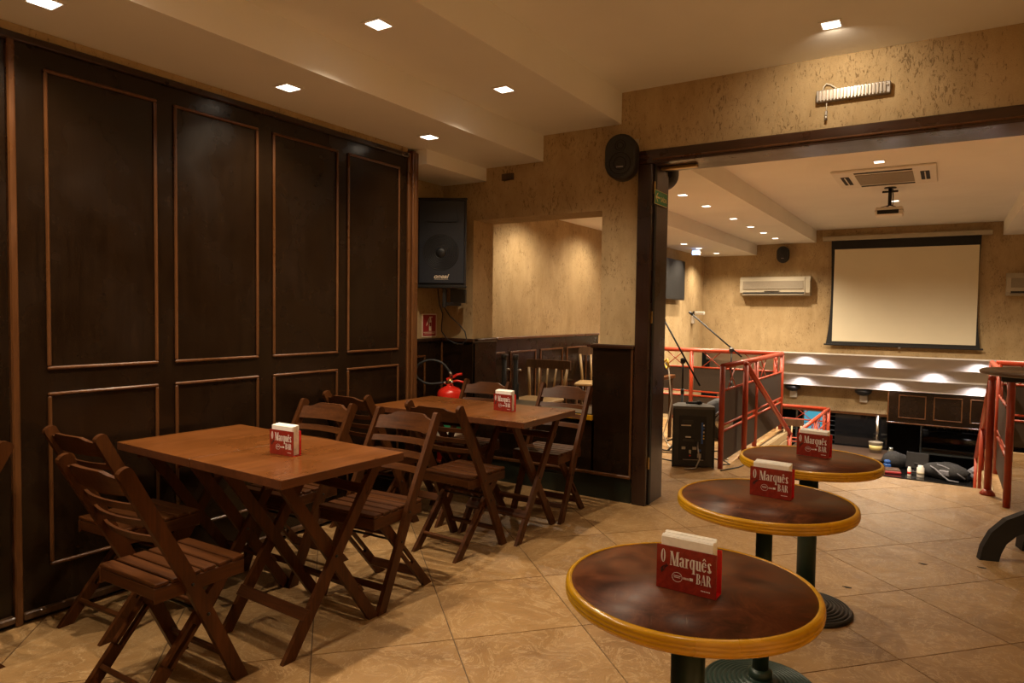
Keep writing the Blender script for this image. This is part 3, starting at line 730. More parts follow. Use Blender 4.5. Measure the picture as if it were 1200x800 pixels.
br = MB(); br.bar((.02, .05, 0), (.02, .05, -.16), .05, .03); br.bar((.02, .05, -.13), (.12, .20, -.13), .06, .03, (0, 0, 1)); br.span(.06, .19, .10, .18, -.12, -.002, .004)
br.obj('bracket', 'dark_metal', sp)
cbl = MB().tube([(-3.615, 4.48, 1.63), (-3.635, 4.53, 1.5), (-3.615, 4.55, 1.42), (-3.665, 4.6, 1.33), (-3.705, 4.65, 1.27), (-3.685, 4.7, 1.2), (-3.625, 4.74, 1.165), (-3.545, 4.74, 1.16), (-3.5, 4.74, 1.2), (-3.52, 4.74, 1.27), (-3.575, 4.73, 1.33), (-3.615, 4.65, 1.4), (-3.625, 4.56, 1.5)], .005, 8)
tag(cbl.obj('cable', 'rubber'), 'thin black cable looping below the large loudspeaker', 'cable')
# extinguisher sign on the recess wall (x = -3.84)
sg = thing('extinguisher_sign', 'red sign with a white extinguisher symbol above the wainscot', 'sign', (-3.838, 4.64, 1.215))
S(0, .004, -.098, .098, 0, .205, .001).obj('border', 'sign_cream', sg); S(.003, .0055, -.088, .088, .010, .195, .001).obj('plate', 'sign_red', sg)
m = MB(); m.prism([(-.006, .055), (.026, .055), (.026, .142), (.016, .158), (.004, .158), (-.006, .142)], .005, .0068, 'yz'); m.span(.005, .0068, .0, .02, .158, .172); m.span(.005, .0068, -.004, .04, .172, .18)
m.prism([(-.01, .165), (-.002, .172), (-.030, .11), (-.042, .095), (-.046, .105)], .005, .0068, 'yz'); m.obj('symbol', 'sign_cream', sg)
m = MB(); m.span(.0066, .0074, -.002, .022, .095, .128); m.obj('symbol_band', 'sign_red', sg)
m = MB(); m.span(.005, .0062, -.08, .08, .040, .045); m.span(.005, .0062, -.07, .07, .028, .032); m.obj('lettering', 'sign_cream', sg)
# fire extinguisher on a floor stand
fx = thing('fire_extinguisher', 'red fire extinguisher with a looped black hose behind the far table', 'extinguisher', (-3.49, 4.50, .09), .57)
MB().lathe([(.095, .10), (.108, .12), (.108, .64), (.106, .67), (.096, .695), (.070, .715), (.04, .726), (.028, .732), (.028, .745), (.0001, .745)], 32).obj('cylinder', 'red_tank', fx)
m = MB().lathe([(.106, .095), (.112, .11), (.106, .125)], 32)
for a in (0, 2.1, 4.2): m.bar((.06*math.cos(a), .06*math.sin(a), .11), (.17*math.cos(a), .17*math.sin(a), -.083), .03, .01, (-math.sin(a), math.cos(a), 0))
m.obj('stand', 'red_paint', fx)
m = MB().lathe([(.1082, .36), (.1094, .365), (.1094, .50), (.1082, .505)], 32); m.obj('label_band', 'sign_green', fx)
m = MB().lathe([(.1082, .29), (.1094, .295), (.1094, .355), (.1082, .358)], 32); m.obj('label_band', 'sign_cream', fx)
MB().lathe([(.022, .735), (.024, .775), (.015, .79), (.0001, .792)], 16).obj('valve', 'brass', fx)
m = MB().bar((-.03, 0, .782), (.045, 0, .815), .022, .02, (0, 1, 0)); m.tube([(.035, 0, .812), (.06, 0, .825), (.10, 0, .832)], .011, 8); m.obj('lever', 'red_tank', fx)
m = MB().tube([(.01, 0, .765), (.06, 0, .775), (.105, 0, .765), (.125, 0, .745)], .009, 8); m.obj('carry_handle', 'red_tank', fx)
pts = [Vector((-.02+(-.13+.135*math.cos(a)) if False else (-.155+.135*math.cos(a)), -.01, .845+.10*math.sin(a))) for a in [math.radians(q) for q in range(38, 290, 14)]]
hose = [(.018, -.01, .80), (-.012, -.01, .862), (-.045, -.01, .905)]+[tuple(p) for p in pts[1:]]+[(-.09, -.01, .752), (-.035, -.01, .758)]
MB().tube(hose, .010, 10).obj('hose', 'rubber', fx)
m = MB().tube([(-.005, -.01, .848), (.010, -.01, .815)], .014, 10); m.obj('hose_ferrule', 'steel', fx); MB().tube([(-.062, -.01, .756), (-.030, -.01, .758)], .013, 10).obj('hose_ferrule', 'steel', fx)
MB().lathe([(.016, 0), (.018, .006), (.0001, .008)], 14, mat=Matrix.Translation((.015, -.03, .762)) @ RF).obj('gauge', 'steel', fx)
# small oval speakers
def oval_speaker(loc, rz, s_, lb, bracket=True):
    t = thing('oval_speaker', lb, 'speaker', loc, rz, 'small black oval wall speakers')
    def stad(wd_, ht, n=12):
        r = wd_/2; c = ht/2-r
        return [(r*math.cos(a), c+r*math.sin(a)) for a in [PI*k/n for k in range(n+1)]]+[(r*math.cos(a), -c+r*math.sin(a)) for a in [PI+PI*k/n for k in range(n+1)]]
    m = MB(); rings = [(.86, .11), (1.0, .06), (1.0, -.02), (.97, -.045), (.88, -.055)]; base = stad(.235*s_, .335*s_); N = len(base); vs_ = []
    for k, yy in rings: vs_ += [(x*k, yy*s_, z*k) for x, z in base]
    fs = [(i*N+k, i*N+(k+1) % N, (i+1)*N+(k+1) % N, (i+1)*N+k) for i in range(len(rings)-1) for k in range(N)]
    m.add(vs_, fs, True); o0 = (len(rings)-1)*N; m.f += [tuple(range(N)), tuple(o0+k for k in range(N))]; m.sm += [False, False]
    m.obj('shell', 'black_plastic', t)
    y = -.055*s_
    for zz, rr in ((.075*s_, .042*s_), (.075*s_, .026*s_), (-.055*s_, .082*s_), (-.055*s_, .05*s_)):
        MB().lathe([(rr, -.001), (rr, .004), (rr-.004*s_, .006), (rr-.008*s_, .004), (rr-.008*s_, -.001)], 28, mat=Matrix.Translation((0, y, zz)) @ RF).obj('driver_ring', 'black_matte', t)
    S(-.026*s_, .026*s_, y-.003, y+.001, -.082*s_, -.072*s_, .001).obj('badge', 'grey_metal', t)
    if bracket: S(-.02*s_, .04*s_, .10*s_, .125*s_, -.02, .06, .003).obj('bracket', 'black_plastic', t)
    return t
oval_speaker((-2.068, YD-.125, 2.595), .16, 1.0, 'small black oval speaker on the plaster beside the doorway corner')
S(-2.03, -1.985, YD-.004, YD-.0002, 2.70, 2.75, .001).obj('wall_plate', 'cream_plastic'); tag(bpy.data.objects['wall_plate'], 'small pale wall plate behind the doorway speaker', 'wall plate')
oval_speaker((-1.955, YD2+.135, 2.60), PI+.1, 1.0, 'black oval speaker half hidden behind the doorway jamb')
oval_speaker((-2.77, YF-.13, 2.655), .1, .98, 'black oval speaker on the far wall above the left air conditioner')
# exit sign on the jamb (x = DX0+.02, facing +x)
es = thing('exit_sign', 'green exit sign with a pale arrow on the doorway jamb', 'sign', (DX0+.0305, 4.955, 2.262))
S(0, .003, -.132, .132, 0, .105, .001).obj('border', 'sign_yellow', es); S(.002, .0042, -.127, .127, .004, .101, .001).obj('plate', 'sign_green', es)
m = MB(); m.prism([(-.115, .052), (-.080, .085), (-.066, .085), (-.094, .058), (-.030, .058), (-.030, .046), (-.094, .046), (-.066, .019), (-.080, .019)], .0040, .0050, 'yz'); m.obj('arrow', 'sign_yellow', es)
RYZ = Matrix(((0, 0, 1, 0), (1, 0, 0, 0), (0, 1, 0, 0), (0, 0, 0, 1)))
text_obj('SAÍDA', .046, 'sign_yellow', es, Matrix.Translation((.0044, .052, .030)) @ RYZ, .0004, 0, off=.0006, sx=1.0)
# emergency light over the doorway
em = thing('emergency_light', 'long ribbed emergency light fixed to the plaster above the doorway', 'light', (-.552, YD-.001, 2.818), 0)
S(-.21, .21, -.040, 0, 0, .074, .004).obj('housing', 'grey_metal', em)
rib = S(-.0065, .0065, -.052, -.038, .005, .069, .004).mesh('rib', 'ribbed_diffuser')
for k in range(20): piece('rib', rib, em, (-.190+.0195*k, 0, 0))
MB().lathe([(.006, 0), (.004, .004), (.0001, .005)], 10, mat=Matrix.Translation((.192, -.052, .05)) @ RF).obj('test_button', 'white_plastic', em)
m = MB().tube([(-.175, -.02, .073), (-.170, -.02, .10), (-.155, -.015, .118), (-.13, -.012, .108), (-.10, -.012, .085), (-.095, -.014, .072)], .004, 8); m.tube([(-.150, -.02, 0), (-.150, -.02, -.055)], .003, 8); m.obj('cord', 'white_cable', em)
m = MB(); m.box((-.150, -.02, -.070), (.016, .014, .03), .003); m.tube([(-.150, -.02, -.085), (-.152, -.02, -.115)], .009, 8); m.obj('plug', 'grey_metal', em)
o = S(-3.205, -3.09, YD-.018, YD-.0005, 2.55, 2.605, .003).obj('vent_plate', 'old_wood'); tag(o, 'small dull vent plate on the plaster below the low soffit', 'vent')

# ================================================================== SEEN THROUGH THE PASS-THROUGH
def spindle_chair(loc, rz, s_, lb):
    t = thing('spindle_chair', lb, 'chair', loc, rz, 'old spindle-back chairs')
    W = .24*s_
    S(-W, W, -.22*s_, .20*s_, .44*s_, .475*s_, .012).obj('seat', 'worn_wood', t)
    for sx in (-1, 1):
        for yy in (-.19, .17): MB().tube([(sx*.20*s_, yy*s_, .44*s_), (sx*.225*s_, yy*1.12*s_, 0)], .018*s_, 8).obj('leg', 'old_wood', t)
        MB().tube([(sx*.205*s_, .185*s_, .47*s_), (sx*.25*s_, .245*s_, .80*s_)], .018*s_, 8).obj('back_post', 'worn_wood', t)
    for k in (-1, 0, 1): MB().tube([(k*.09*s_, .185*s_, .47*s_), (k*.11*s_, .245*s_, .80*s_)], .012*s_, 8).obj('spindle', 'worn_wood', t)
    m = MB(); vs_ = []
    n = 10
    for i in range(n+1):
        u = -1+2*i/n
        for z, yy in ((.79, .235), (.79, .262), (.895, .272), (.895, .245)): vs_.append((u*.285*s_, (yy+.03*(1-u*u))*s_, z*s_))
    m.add(vs_, [(i*4+k, i*4+(k+1) % 4, (i+1)*4+(k+1) % 4, (i+1)*4+k) for i in range(n) for k in range(4)]+[(3, 2, 1, 0), tuple(n*4+k for k in range(4))]); m.obj('top_rail', 'old_wood', t)
    MB().tube([(-.21*s_, -.20*s_, .2*s_), (.21*s_, -.20*s_, .2*s_)], .011*s_, 8).obj('stretcher', 'old_wood', t)
    return t
spindle_chair((-3.88, 6.62, 0), .05, 1.0, 'old spindle-back chair seen through the pass-through opening')
spindle_chair((-3.98, 8.35, 0), .3, 1.09, 'spindle-back chair half hidden by the pier right of the opening')
for px, lb in ((-3.585, 'left one of two folded black stands behind the sill'), (-3.47, 'right one of two folded black stands behind the sill')):
    t = thing('folded_stand', lb, 'stand', (px-.10 if px < -3.5 else px-.08, 5.62, 0), .3, 'folded black stands')
    MB().tube([(0, 0, .02), (0, 0, .98)], .024, 12).obj('pole', 'black_matte', t)
    MB().tube([(0, 0, .98), (0, 0, 1.03)], .029, 12).obj('cap', 'black_plastic', t)
    for k in range(3):
        a = 2*PI*k/3; MB().bar((.035*math.cos(a), .035*math.sin(a), .10), (.03*math.cos(a), .03*math.sin(a), .75), .02, .01).obj('leg', 'black_matte', t)
        MB().tube([(.03*math.cos(a), .03*math.sin(a), .10), (.13*math.cos(a), .13*math.sin(a), .012)], .010, 8).obj('foot', 'black_matte', t)
    MB().tube([(.02, 0, .88), (.06, 0, .88)], .009, 8).obj('clamp_knob', 'grey_metal', t)

# ================================================================== RAILINGS
def tube(p0, p1, r=.024, n=12): return MB().tube([p0, p1], r, n)
def railing(name, lb, axis, fixed, a0, a1, posts, z0=0.0, top=.965, panels=True, group='red tubular railings', first_r=.028):
    t = thing(name, lb, 'railing', (0, 0, z0), 0, group)
    P = (lambda a, z: (fixed, a, z)) if axis == 'y' else (lambda a, z: (a, fixed, z))
    tube(P(a0, top), P(a1, top), .028).obj('top_rail', 'red_paint', t)
    for a in posts:
        tube(P(a, 0), P(a, top), .026).obj('post', 'red_paint', t)
    ps = sorted(posts)
    for a, b in zip(ps[:-1], ps[1:]):
        for z in (.735, .405, .345): tube(P(a, z), P(b, z), .012, 8).obj('thin_rail', 'red_paint', t)
        L = b-a; nx = max(1, round(L/.55)); 
        for k in range(nx):
            c = a+L*(k+.5)/nx; h = min(.13, L/nx*.42)
            m = MB().tube([P(c-h, .74), P(c+h, top-.01)], .006, 6); m.tube([P(c+h, .74), P(c-h, top-.01)], .006, 6); m.obj('cross_brace', 'red_paint', t)
        if panels:
            for (z_0, z_1) in ((.42, .725), (.06, .335)):
                m = MB()
                if axis == 'y': m.span(fixed-.004, fixed+.004, a+.03, b-.03, z_0, z_1)
                else: m.span(a+.03, b-.03, fixed-.004, fixed+.004, z_0, z_1)
                m.obj('panel', 'railing_panel', t)
                m = MB()
                for k in range(5):
                    q = P(a+.03+(b-a-.06)*(k+.5)/5, z_1+.003); m.box(q, (.02, .02, .02), .003)
                m.obj('ties', 'dark_metal', t)
    return t
railing('railing', 'red railing with dark panels left of the stairs', 'y', -1.755, 6.41, 9.12, (6.41, 7.75, 9.12))
railing('railing', 'red railing with dark panels along the far edge of the stage floor', 'x', 9.12, XB+.05, -1.79, (XB+.06, -2.92, -1.83))
railing('railing', 'red railing with dark panels right of the stairs', 'y', .43, 6.40, 9.12, (6.40, 7.75, 9.12))
railing('railing', 'red railing across the right end of the upper floor', 'x', 9.12, .465, XR-.05, (.50, 1.7, XR-.06))
railing('railing', 'red railing on the lower landing beside the bar', 'y', -1.625, 9.85, 12.42, (9.85, 11.1, 12.42), z0=ZP, top=.95, panels=False)
railing('railing', 'red railing along the back edge of the lower landing', 'x', 12.42, -4.3, -1.66, (-4.3, -3.0, -1.69), z0=ZP, top=.95, panels=False)
def handrail(lb, x, y0, y1, z1, lower_posts):
    t = thing('stair_handrail', lb, 'handrail', (x, y0, 0), 0, 'red stair handrails')
    dy = y1-y0
    m = MB().tube([(0, 0, .955), (0, dy, z1)], .028, 12); m.obj('rail', 'red_paint', t)
    MB().lathe([(.0001, .925), (.022, .93), (.030, .955), (.022, .98), (.0001, .985)], 14).obj('end_ball', 'red_paint', t)
    tube((0, 0, 0), (0, 0, .95), .027).obj('post', 'red_paint', t)
    MB().lathe([(.055, 0.0005), (.055, .012), (.04, .03), (.028, .045)], 20).obj('flange', 'red_paint', t)
    for yy in lower_posts:
        z = .955+(z1-.955)*(yy/dy); tube((0, yy, -.175*max(0, math.floor(yy/.41+1))), (0, yy, z-.01), .024).obj('post', 'red_paint', t)
    return t
handrail('red handrail sloping down the left side of the stairs', -1.685, 7.0, 9.46, -.11, (2.40,))
handrail('red handrail sloping down the right side of the stairs', .325, 6.78, 9.05, -.10, (1.2, 2.2))

# ================================================================== STAGE ROOM THINGS
# powered speaker seen from its back
ps = thing('stage_monitor', 'black powered speaker standing on the floor, control panel facing the doorway', 'speaker', (-1.995, 6.33, 0), .42)
m = MB(); m.prism([(-.185, -.03), (.185, -.03), (.185, .08), (.12, .25), (-.12, .25), (-.185, .08)], .012, .555, 'xy'); m.obj('cabinet', 'black_plastic', ps)
m = MB(); m.prism([(-.19, -.035), (.19, -.035), (.19, .082), (.122, .256), (-.122, .256), (-.19, .082)], .555, .580, 'xy'); m.obj('top_cap', 'dull_grey', ps)
for s_ in (-1, 1): S(s_*.187-.008, s_*.187+.008, -.04, -.015, .0, .56, .004).obj('edge_guard', 'dark_metal', ps)
pl = S(-.135, .115, -.037, -.029, .07, .49, .004).obj('control_panel', 'black_matte', ps)
bits = [(-.055, .435, .10, .03, 'black_plastic'), (.078, .33, .016, .20, 'blue_plastic'), (-.07, .40, .09, .010, 'sign_cream'), (-.05, .29, .05, .010, 'print_white'), (-.045, .26, .095, .022, 'black_plastic'), (-.09, .185, .035, .026, 'grey_metal'), (.01, .185, .035, .026, 'grey_metal'), (-.03, .15, .02, .035, 'cream_plastic'), (-.03, .115, .014, .014, 'red_tank'), (.055, .115, .035, .04, 'grey_metal'), (.055, .165, .03, .02, 'blue_plastic'), (-.0, .075, .19, .004, 'grey_metal'), (.092, .405, .012, .012, 'print_white'), (.092, .375, .012, .012, 'blue_plastic'), (.092, .34, .014, .014, 'cream_plastic'), (.092, .305, .012, .012, 'yellow_cable'), (.092, .28, .012, .012, 'yellow_cable'), (-.035, .13, .01, .02, 'dark_metal')]
for x, z, wd_, ht, mt in bits: S(x-wd_/2, x+wd_/2, -.043, -.036, z-ht/2, z+ht/2, .001).obj('control', mt, pl)
tag(MB().tube([(-1.945, 6.325, .25), (-1.93, 6.27, .20), (-1.90, 6.24, .10), (-1.93, 6.22, .015), (-1.99, 6.19, .008), (-2.02, 6.17, .008)], .007, 8).obj('cable', 'grey_metal'), 'grey cable plugged into the back of the floor speaker', 'cable')
t = thing('microphone', 'small black microphone lying on top of the floor speaker', 'microphone', (-2.03, 6.42, .5805), .6)
MB().tube([(-.07, 0, .018), (.04, 0, .018)], .012, 10, rs=[.009, .014]).obj('handle', 'black_matte', t); MB().tube([(.04, 0, .02), (.055, 0, .02), (.085, 0, .02)], .02, 10, rs=[.016, .022, .014]).obj('head', 'dark_metal', t)
def mic_stand(x, y, zp, b0, b1, lb, mic=True):
    t = thing('microphone_stand', lb, 'microphone stand', (x, y, 0), 0, 'black boom microphone stands')
    for k in range(3):
        a = .4+2*PI*k/3; MB().tube([(0, 0, .11), (.30*math.cos(a), .30*math.sin(a), .012)], .010, 8).obj('leg', 'black_matte', t)
    MB().tube([(0, 0, .08), (0, 0, .62)], .014, 10).obj('pole', 'black_matte', t); MB().tube([(0, 0, .60), (0, 0, zp)], .010, 10).obj('inner_pole', 'dark_metal', t)
    MB().tube([(0, 0, .58), (0, 0, .64)], .020, 10).obj('clutch', 'black_plastic', t)
    MB().box((0, 0, zp), (.05, .05, .06), .012).obj('boom_clamp', 'black_plastic', t)
    MB().tube([b0, b1], .010, 8).obj('boom', 'black_matte', t)
    if mic:
        d = (Vector(b1)-Vector(b0)).normalized(); p = Vector(b1)
        MB().tube([p, p+d*.05], .018, 8).obj('mic_clip', 'black_plastic', t)
    return t
mic_stand(-2.40, 7.2, .945, (.19, 0, -.26+.945), (-.22, 0, .43+.945), 'black boom microphone stand nearest the doorway jamb')
mic_stand(-2.215, 8.45, 1.02, (.125, 0, -.08+1.02), (-.50, 0, .43+1.02), 'black boom microphone stand reaching across behind the railing')
# dark kick bag / padded case behind the railing
t = thing('equipment_bag', 'rounded dark equipment bag on the floor behind the railing', 'bag', (-2.15, 7.95, 0), .3)
m = MB(); vs_ = []; n = 16
for i, (yy, k) in enumerate(((-.13, .86), (-.10, 1), (.10, 1), (.13, .86))):
    for a in range(n):
        an = 2*PI*a/n; vs_.append((.26*k*math.cos(an), yy, .24+.24*k*math.sin(an)*(1 if math.sin(an) > 0 else .97)))
m.add(vs_, [(i*n+k, i*n+(k+1) % n, (i+1)*n+(k+1) % n, (i+1)*n+k) for i in range(3) for k in range(n)]+[tuple(range(n)), tuple(3*n+k for k in range(n))], True); m.obj('shell', 'fabric_black', t)
MB().tube([(-.10, -.14, .30), (-.06, -.17, .34), (.06, -.17, .34), (.10, -.14, .30)], .012, 8).obj('handle', 'fabric_grey', t)
MB().lathe([(.10, 0), (.10, .006), (.0001, .008)], 20, mat=Matrix.Translation((0, -.13, .22)) @ RF).obj('badge', 'grey_metal', t)
# gear table just behind the jamb
t = thing('gear_table', 'small wooden table with gear half hidden behind the doorway jamb', 'table', (-2.95, 7.5, 0), 0)
S(-.35, .28, -.25, .25, .70, .74, .005).obj('tabletop', 'table_wood', t)
for sx in (-.31, .24):
    for sy in (-.21, .21): S(sx-.02, sx+.02, sy-.02, sy+.02, 0, .70, .003).obj('leg', 'old_wood', t)
t = thing('mixer_case', 'dark equipment case on the small gear table', 'case', (-2.95, 7.5, .7405), 0)
S(-.30, .22, -.20, .20, 0, .12, .01).obj('case_body', 'black_plastic', t); S(-.28, .20, -.18, .18, .12, .135, .003).obj('case_top', 'dark_metal', t)
t = MB().tube([(-2.72, 7.42, .88), (-2.66, 7.34, .93), (-2.60, 7.30, .90), (-2.62, 7.32, .84), (-2.68, 7.36, .90), (-2.60, 7.26, .95), (-2.57, 7.25, .86)], .011, 8).obj('cable', 'yellow_cable'); tag(t, 'bundle of yellow cable hanging at the gear table', 'cable')
t = MB().tube([(-2.58, 7.25, .86), (-2.55, 7.22, .70), (-2.52, 7.2, .50), (-2.55, 7.2, .30), (-2.60, 7.18, .12), (-2.50, 7.1, .012), (-2.30, 7.0, .010)], .007, 8).obj('cable', 'white_cable'); tag(t, 'white cable hanging down from the gear table', 'cable')
def fcable(pts, lb, mt='rubber', r=.006): tag(MB().tube([(x, y, r+.0005) for x, y in pts], r, 6).obj('cable', mt), lb, 'cable', 'cables on the stage floor')
fcable([(-2.9, 6.55), (-2.5, 6.50), (-2.25, 6.45), (-2.15, 6.42)], 'black floor cable running left of the floor speaker')
fcable([(-1.80, 6.55), (-1.72, 6.62), (-1.80, 6.75), (-2.1, 6.85), (-2.5, 6.80)], 'black floor cable looping right of the floor speaker')
fcable([(-1.72, 6.30), (-1.62, 6.55), (-1.58, 6.9)], 'thin black cable along the foot of the railing')
fcable([(-1.95, 7.10), (-1.85, 7.00), (-1.80, 6.85), (-1.90, 6.80)], 'white cable lying on the floor by the railing post', 'white_cable')
fcable([(-2.9, 6.95), (-2.4, 6.90), (-2.2, 7.0), (-1.9, 7.3)], 'black floor cable running behind the floor speaker')
# television on the left wall
t = thing('television', 'dark flat television hung on the side wall beyond the doorway', 'television', (XB+.012, 12.10, 1.72))
S(.06, .11, -.60, .60, 0, .74, .008).obj('housing', 'black_plastic', t); S(.11, .114, -.585, .585, .02, .72, .001).obj('screen', 'black_matte', t); S(0, .06, -.15, .15, .25, .5, .003).obj('wall_mount', 'dark_metal', t)
t = thing('lit_sign', 'small lit blue-white sign under the low soffit beyond the television', 'sign', (-4.06, 12.45, ZL-.15))
S(.03, .17, -.01, .01, .04, .11, .003).obj('light_panel', 'exit_glow', t); S(.025, .175, .01, .03, .03, .15, .003).obj('housing', 'white_plastic', t)
# security camera
t = thing('security_camera', 'small pale security camera on the far left corner wall', 'camera', (XB+.001, 13.55, 1.40))
S(0, .05, -.06, .06, -.13, .03, .008).obj('wall_box', 'white_plastic', t); MB().tube([(.03, 0, .05), (.10, -.02, .075)], .016, 8).obj('arm', 'dark_metal', t); MB().box((.17, -.04, .08), (.20, .075, .07), .012).obj('body', 'white_plastic', t); S(.03, .12, -.06, .05, .04, .12, .01).obj('hood', 'dark_metal', t)
# projection screen
t = thing('projection_screen', 'pulled-down projection screen with black borders on the far wall', 'projection screen', (0, YF-.09, 0))
S(-2.06, .60, -.06, .06, 2.885, 2.965, .012).obj('case', 'cream_plastic', t)
def edge(z): u = (z-.93)/(2.89-.93); return .055*(2*u-1)**2*(1.2-u*.8)
n = 18; zs = [.93+(2.89-.93)*k/n for k in range(n+1)]
poly = [(-1.90-edge(z), z) for z in zs]+[(.42+edge(z), z) for z in reversed(zs)]
m = MB(); vs_ = []
for yy in (-.003, .003):
    for z in zs: vs_ += [(-1.885-edge(z), yy, z), (.425+edge(z), yy, z)]
N = 2*(n+1); fs = [(2*k, 2*k+1, 2*k+3, 2*k+2) for k in range(n)]+[(N+2*k, N+2*k+2, N+2*k+3, N+2*k+1) for k in range(n)]+[(2*k, 2*k+2, N+2*k+2, N+2*k) for k in range(n)]+[(2*k+1, N+2*k+1, N+2*k+3, 2*k+3) for k in range(n)]
m.add(vs_, fs); m.obj('border', 'screen_black', t)
S(-1.845, .425, -.006, -.0035, .985, 2.72, .001).obj('cloth', 'screen_cloth', t)
S(-1.985, .535, -.018, .018, .905, .935, .006).obj('bottom_bar', 'black_plastic', t); S(-.74, -.70, -.022, .0, .88, .91, .004).obj('pull_tab', 'grey_metal', t)
# split air conditioners
def split_ac(x0, x1, lb):
    t = thing('air_conditioner', lb, 'air conditioner', (x0, YF-.001, 1.845), 0, 'cream split air conditioners')
    W = x1-x0
    m = MB(); m.prism([(0, .0), (-.15, .0), (-.20, .06), (-.21, .30), (-.16, .375), (0, .38)], 0, W, 'yz'); m.obj('body', 'cream_plastic', t)
    S(.06, W-.12, -.218, -.205, .13, .29, .003).obj('intake_grille', 'cream_grille', t); S(.06, W-.10, -.212, -.16, .045, .070, .003).obj('outlet_slot', 'black_matte', t)
    S(.05, W-.11, -.205, -.15, .012, .038, .003).obj('louver', 'cream_grille', t); S(W*.36, W*.58, -.216, -.20, .085, .098, .002).obj('display', 'black_plastic', t)
    S(W-.10, W-.085, -.214, -.2, .01, .36, .002).obj('side_seam', 'cream_grille', t)
split_ac(-3.56, -2.245, 'cream air conditioner on the far wall left of the projection screen')
split_ac(.815, 2.10, 'cream air conditioner on the far wall cut off by the right edge')
# ceiling cassette
t = thing('ceiling_cassette', 'square white air conditioning cassette in the high ceiling', 'air conditioner', (-.675, 9.15, ZH))
S(-.52, .52, -.545, .545, -.028, -.0005, .008).obj('panel', 'white_plastic', t); S(-.29, .29, -.32, .32, -.036, -.026, .003).obj('intake_grille', 'cream_grille', t)
for (x0, x1, y0, y1) in ((-.29, .29, -.46, -.40), (-.29, .29, .40, .46), (-.45, -.36, -.26, .26), (.36, .45, -.26, .26)): S(x0, x1, y0, y1, -.034, -.026, .003).obj('outlet_slot', 'black_matte', t)
for s_ in (-1, 1): S(s_*.405-.006, s_*.405+.006, -.25, .25, -.037, -.033).obj('louver', 'white_plastic', t)
# projector
t = thing('projector', 'white projector hanging on a short ceiling mount before the screen', 'projector', (-.675, 10.0, ZH))
MB().lathe([(.07, -.012), (.07, -.0005)], 20).obj('ceiling_plate', 'dark_metal', t); MB().tube([(0, 0, -.01), (0, 0, -.23)], .022, 10).obj('drop_tube', 'dark_metal', t)
MB().tube([(.028, .02, -.02), (.035, .02, -.12), (.03, .03, -.23)], .006, 6).obj('cord', 'rubber', t)
S(-.09, .09, -.012, .012, -.065, -.04, .003).obj('cross_plate', 'dark_metal', t)
m = MB()
for a in (.6, 2.2, 3.7, 5.3): m.bar((0, 0, -.225), (.12*math.cos(a), .09*math.sin(a), -.255), .02, .008, (0, 0, 1))
m.obj('spider_arms', 'dark_metal', t)
S(-.155, .155, -.13, .13, -.365, -.262, .012).obj('body', 'white_plastic', t); S(-.13, .11, -.134, -.125, -.35, -.30, .002).obj('rear_connectors', 'black_matte', t); S(-.157, .157, -.132, .132, -.306, -.302).obj('seam', 'dark_metal', t)
MB().lathe([(.035, 0), (.035, .02), (.028, .024), (.0001, .018)], 18, mat=Matrix.Translation((.06, .13, -.315)) @ Matrix.Rotation(-PI/2, 4, 'X')).obj('lens', 'lens_glass', t)

# ================================================================== HIGH TABLE AT THE RIGHT EDGE
t = thing('high_table', 'tall dark pedestal table cut off by the right edge, curved wooden feet', 'table', (.535, 5.02, 0), 0)
MB().lathe([(.350, 1.113), (.362, 1.120), (.362, 1.134), (.354, 1.140), (.0001, 1.140)], 40).obj('tabletop', 'brown_top', t)
m = MB().box((0, 0, 1.09), (.50, .05, .044), .004); m.box((0, 0, 1.09), (.05, .50, .044), .004); m.obj('support', 'black_matte', t)
MB().tube([(0, 0, .20), (0, 0, .40), (0, 0, .7), (0, 0, 1.08)], .05, 16, rs=[.062, .05, .046, .05]).obj('column', 'old_wood', t)
for a in (3.42, 3.42+PI/2, 3.42+PI, 3.42-PI/2):
    prof = [(.03, .26), (.10, .255), (.17, .21), (.225, .14), (.252, .06), (.262, 0), (.37, 0), (.355, .10), (.31, .22), (.23, .325), (.13, .39), (.03, .41)]
    prof = [(r_*.93, z_*.78+.0) for r_, z_ in prof]
    m = MB(); m.prism(prof, -.028, .028, 'xz', Matrix.Rotation(a, 4, 'Z')); m.obj('leg', 'black_matte', t)

# ================================================================== LOWER STOREY THINGS
ZC = -1.2
t = thing('bar_counter', 'glossy black bar counter on the lower floor seen past the stair edge', 'counter', (0, 0, ZG))
S(-.86, 2.4, 12.90, 14.15, ZC-ZG-.05, ZC-ZG, .008).obj('worktop', 'glossy_black', t); S(-.80, 2.4, 12.98, 14.1, 0, ZC-ZG-.05, 0).obj('carcass', 'black_matte', t)
t = thing('side_counter', 'dark brown side counter at the back of the lower bar', 'counter', (0, 0, ZG))
S(-2.6, -.90, 14.35, 15.42, ZC-ZG-.04, ZC-ZG, .006).obj('worktop', 'brown_top', t); S(-2.55, -.92, 14.42, 15.40, 0, ZC-ZG-.04).obj('carcass', 'black_matte', t)
t = thing('hanging_cabinet', 'dark panelled cabinet hanging over the bar counter', 'cabinet', (0, 15.05, -.60))
S(-.92, 1.9, .12, .42, 0, .60, .004).obj('body', 'wall_wood', t); S(-.93, 1.9, .095, .12, -.012, .014, .006).obj('bottom_trim', 'moulding_wood_y', t); S(-.935, -.91, .10, .12, 0, .60, .004).obj('edge_trim', 'moulding_wood', t)
for x0 in (-.745, -.165, .41, 1.0):
    m = MB()
    for (a0, a1, b0, b1) in ((x0, x0+.46, .10, .12), (x0, x0+.46, .53, .55), (x0, x0+.02, .12, .53), (x0+.44, x0+.46, .12, .53)): m.span(a0, a1, .105, .122, b0, b1, .004)
    m.obj('panel_moulding', 'moulding_wood_y', t)
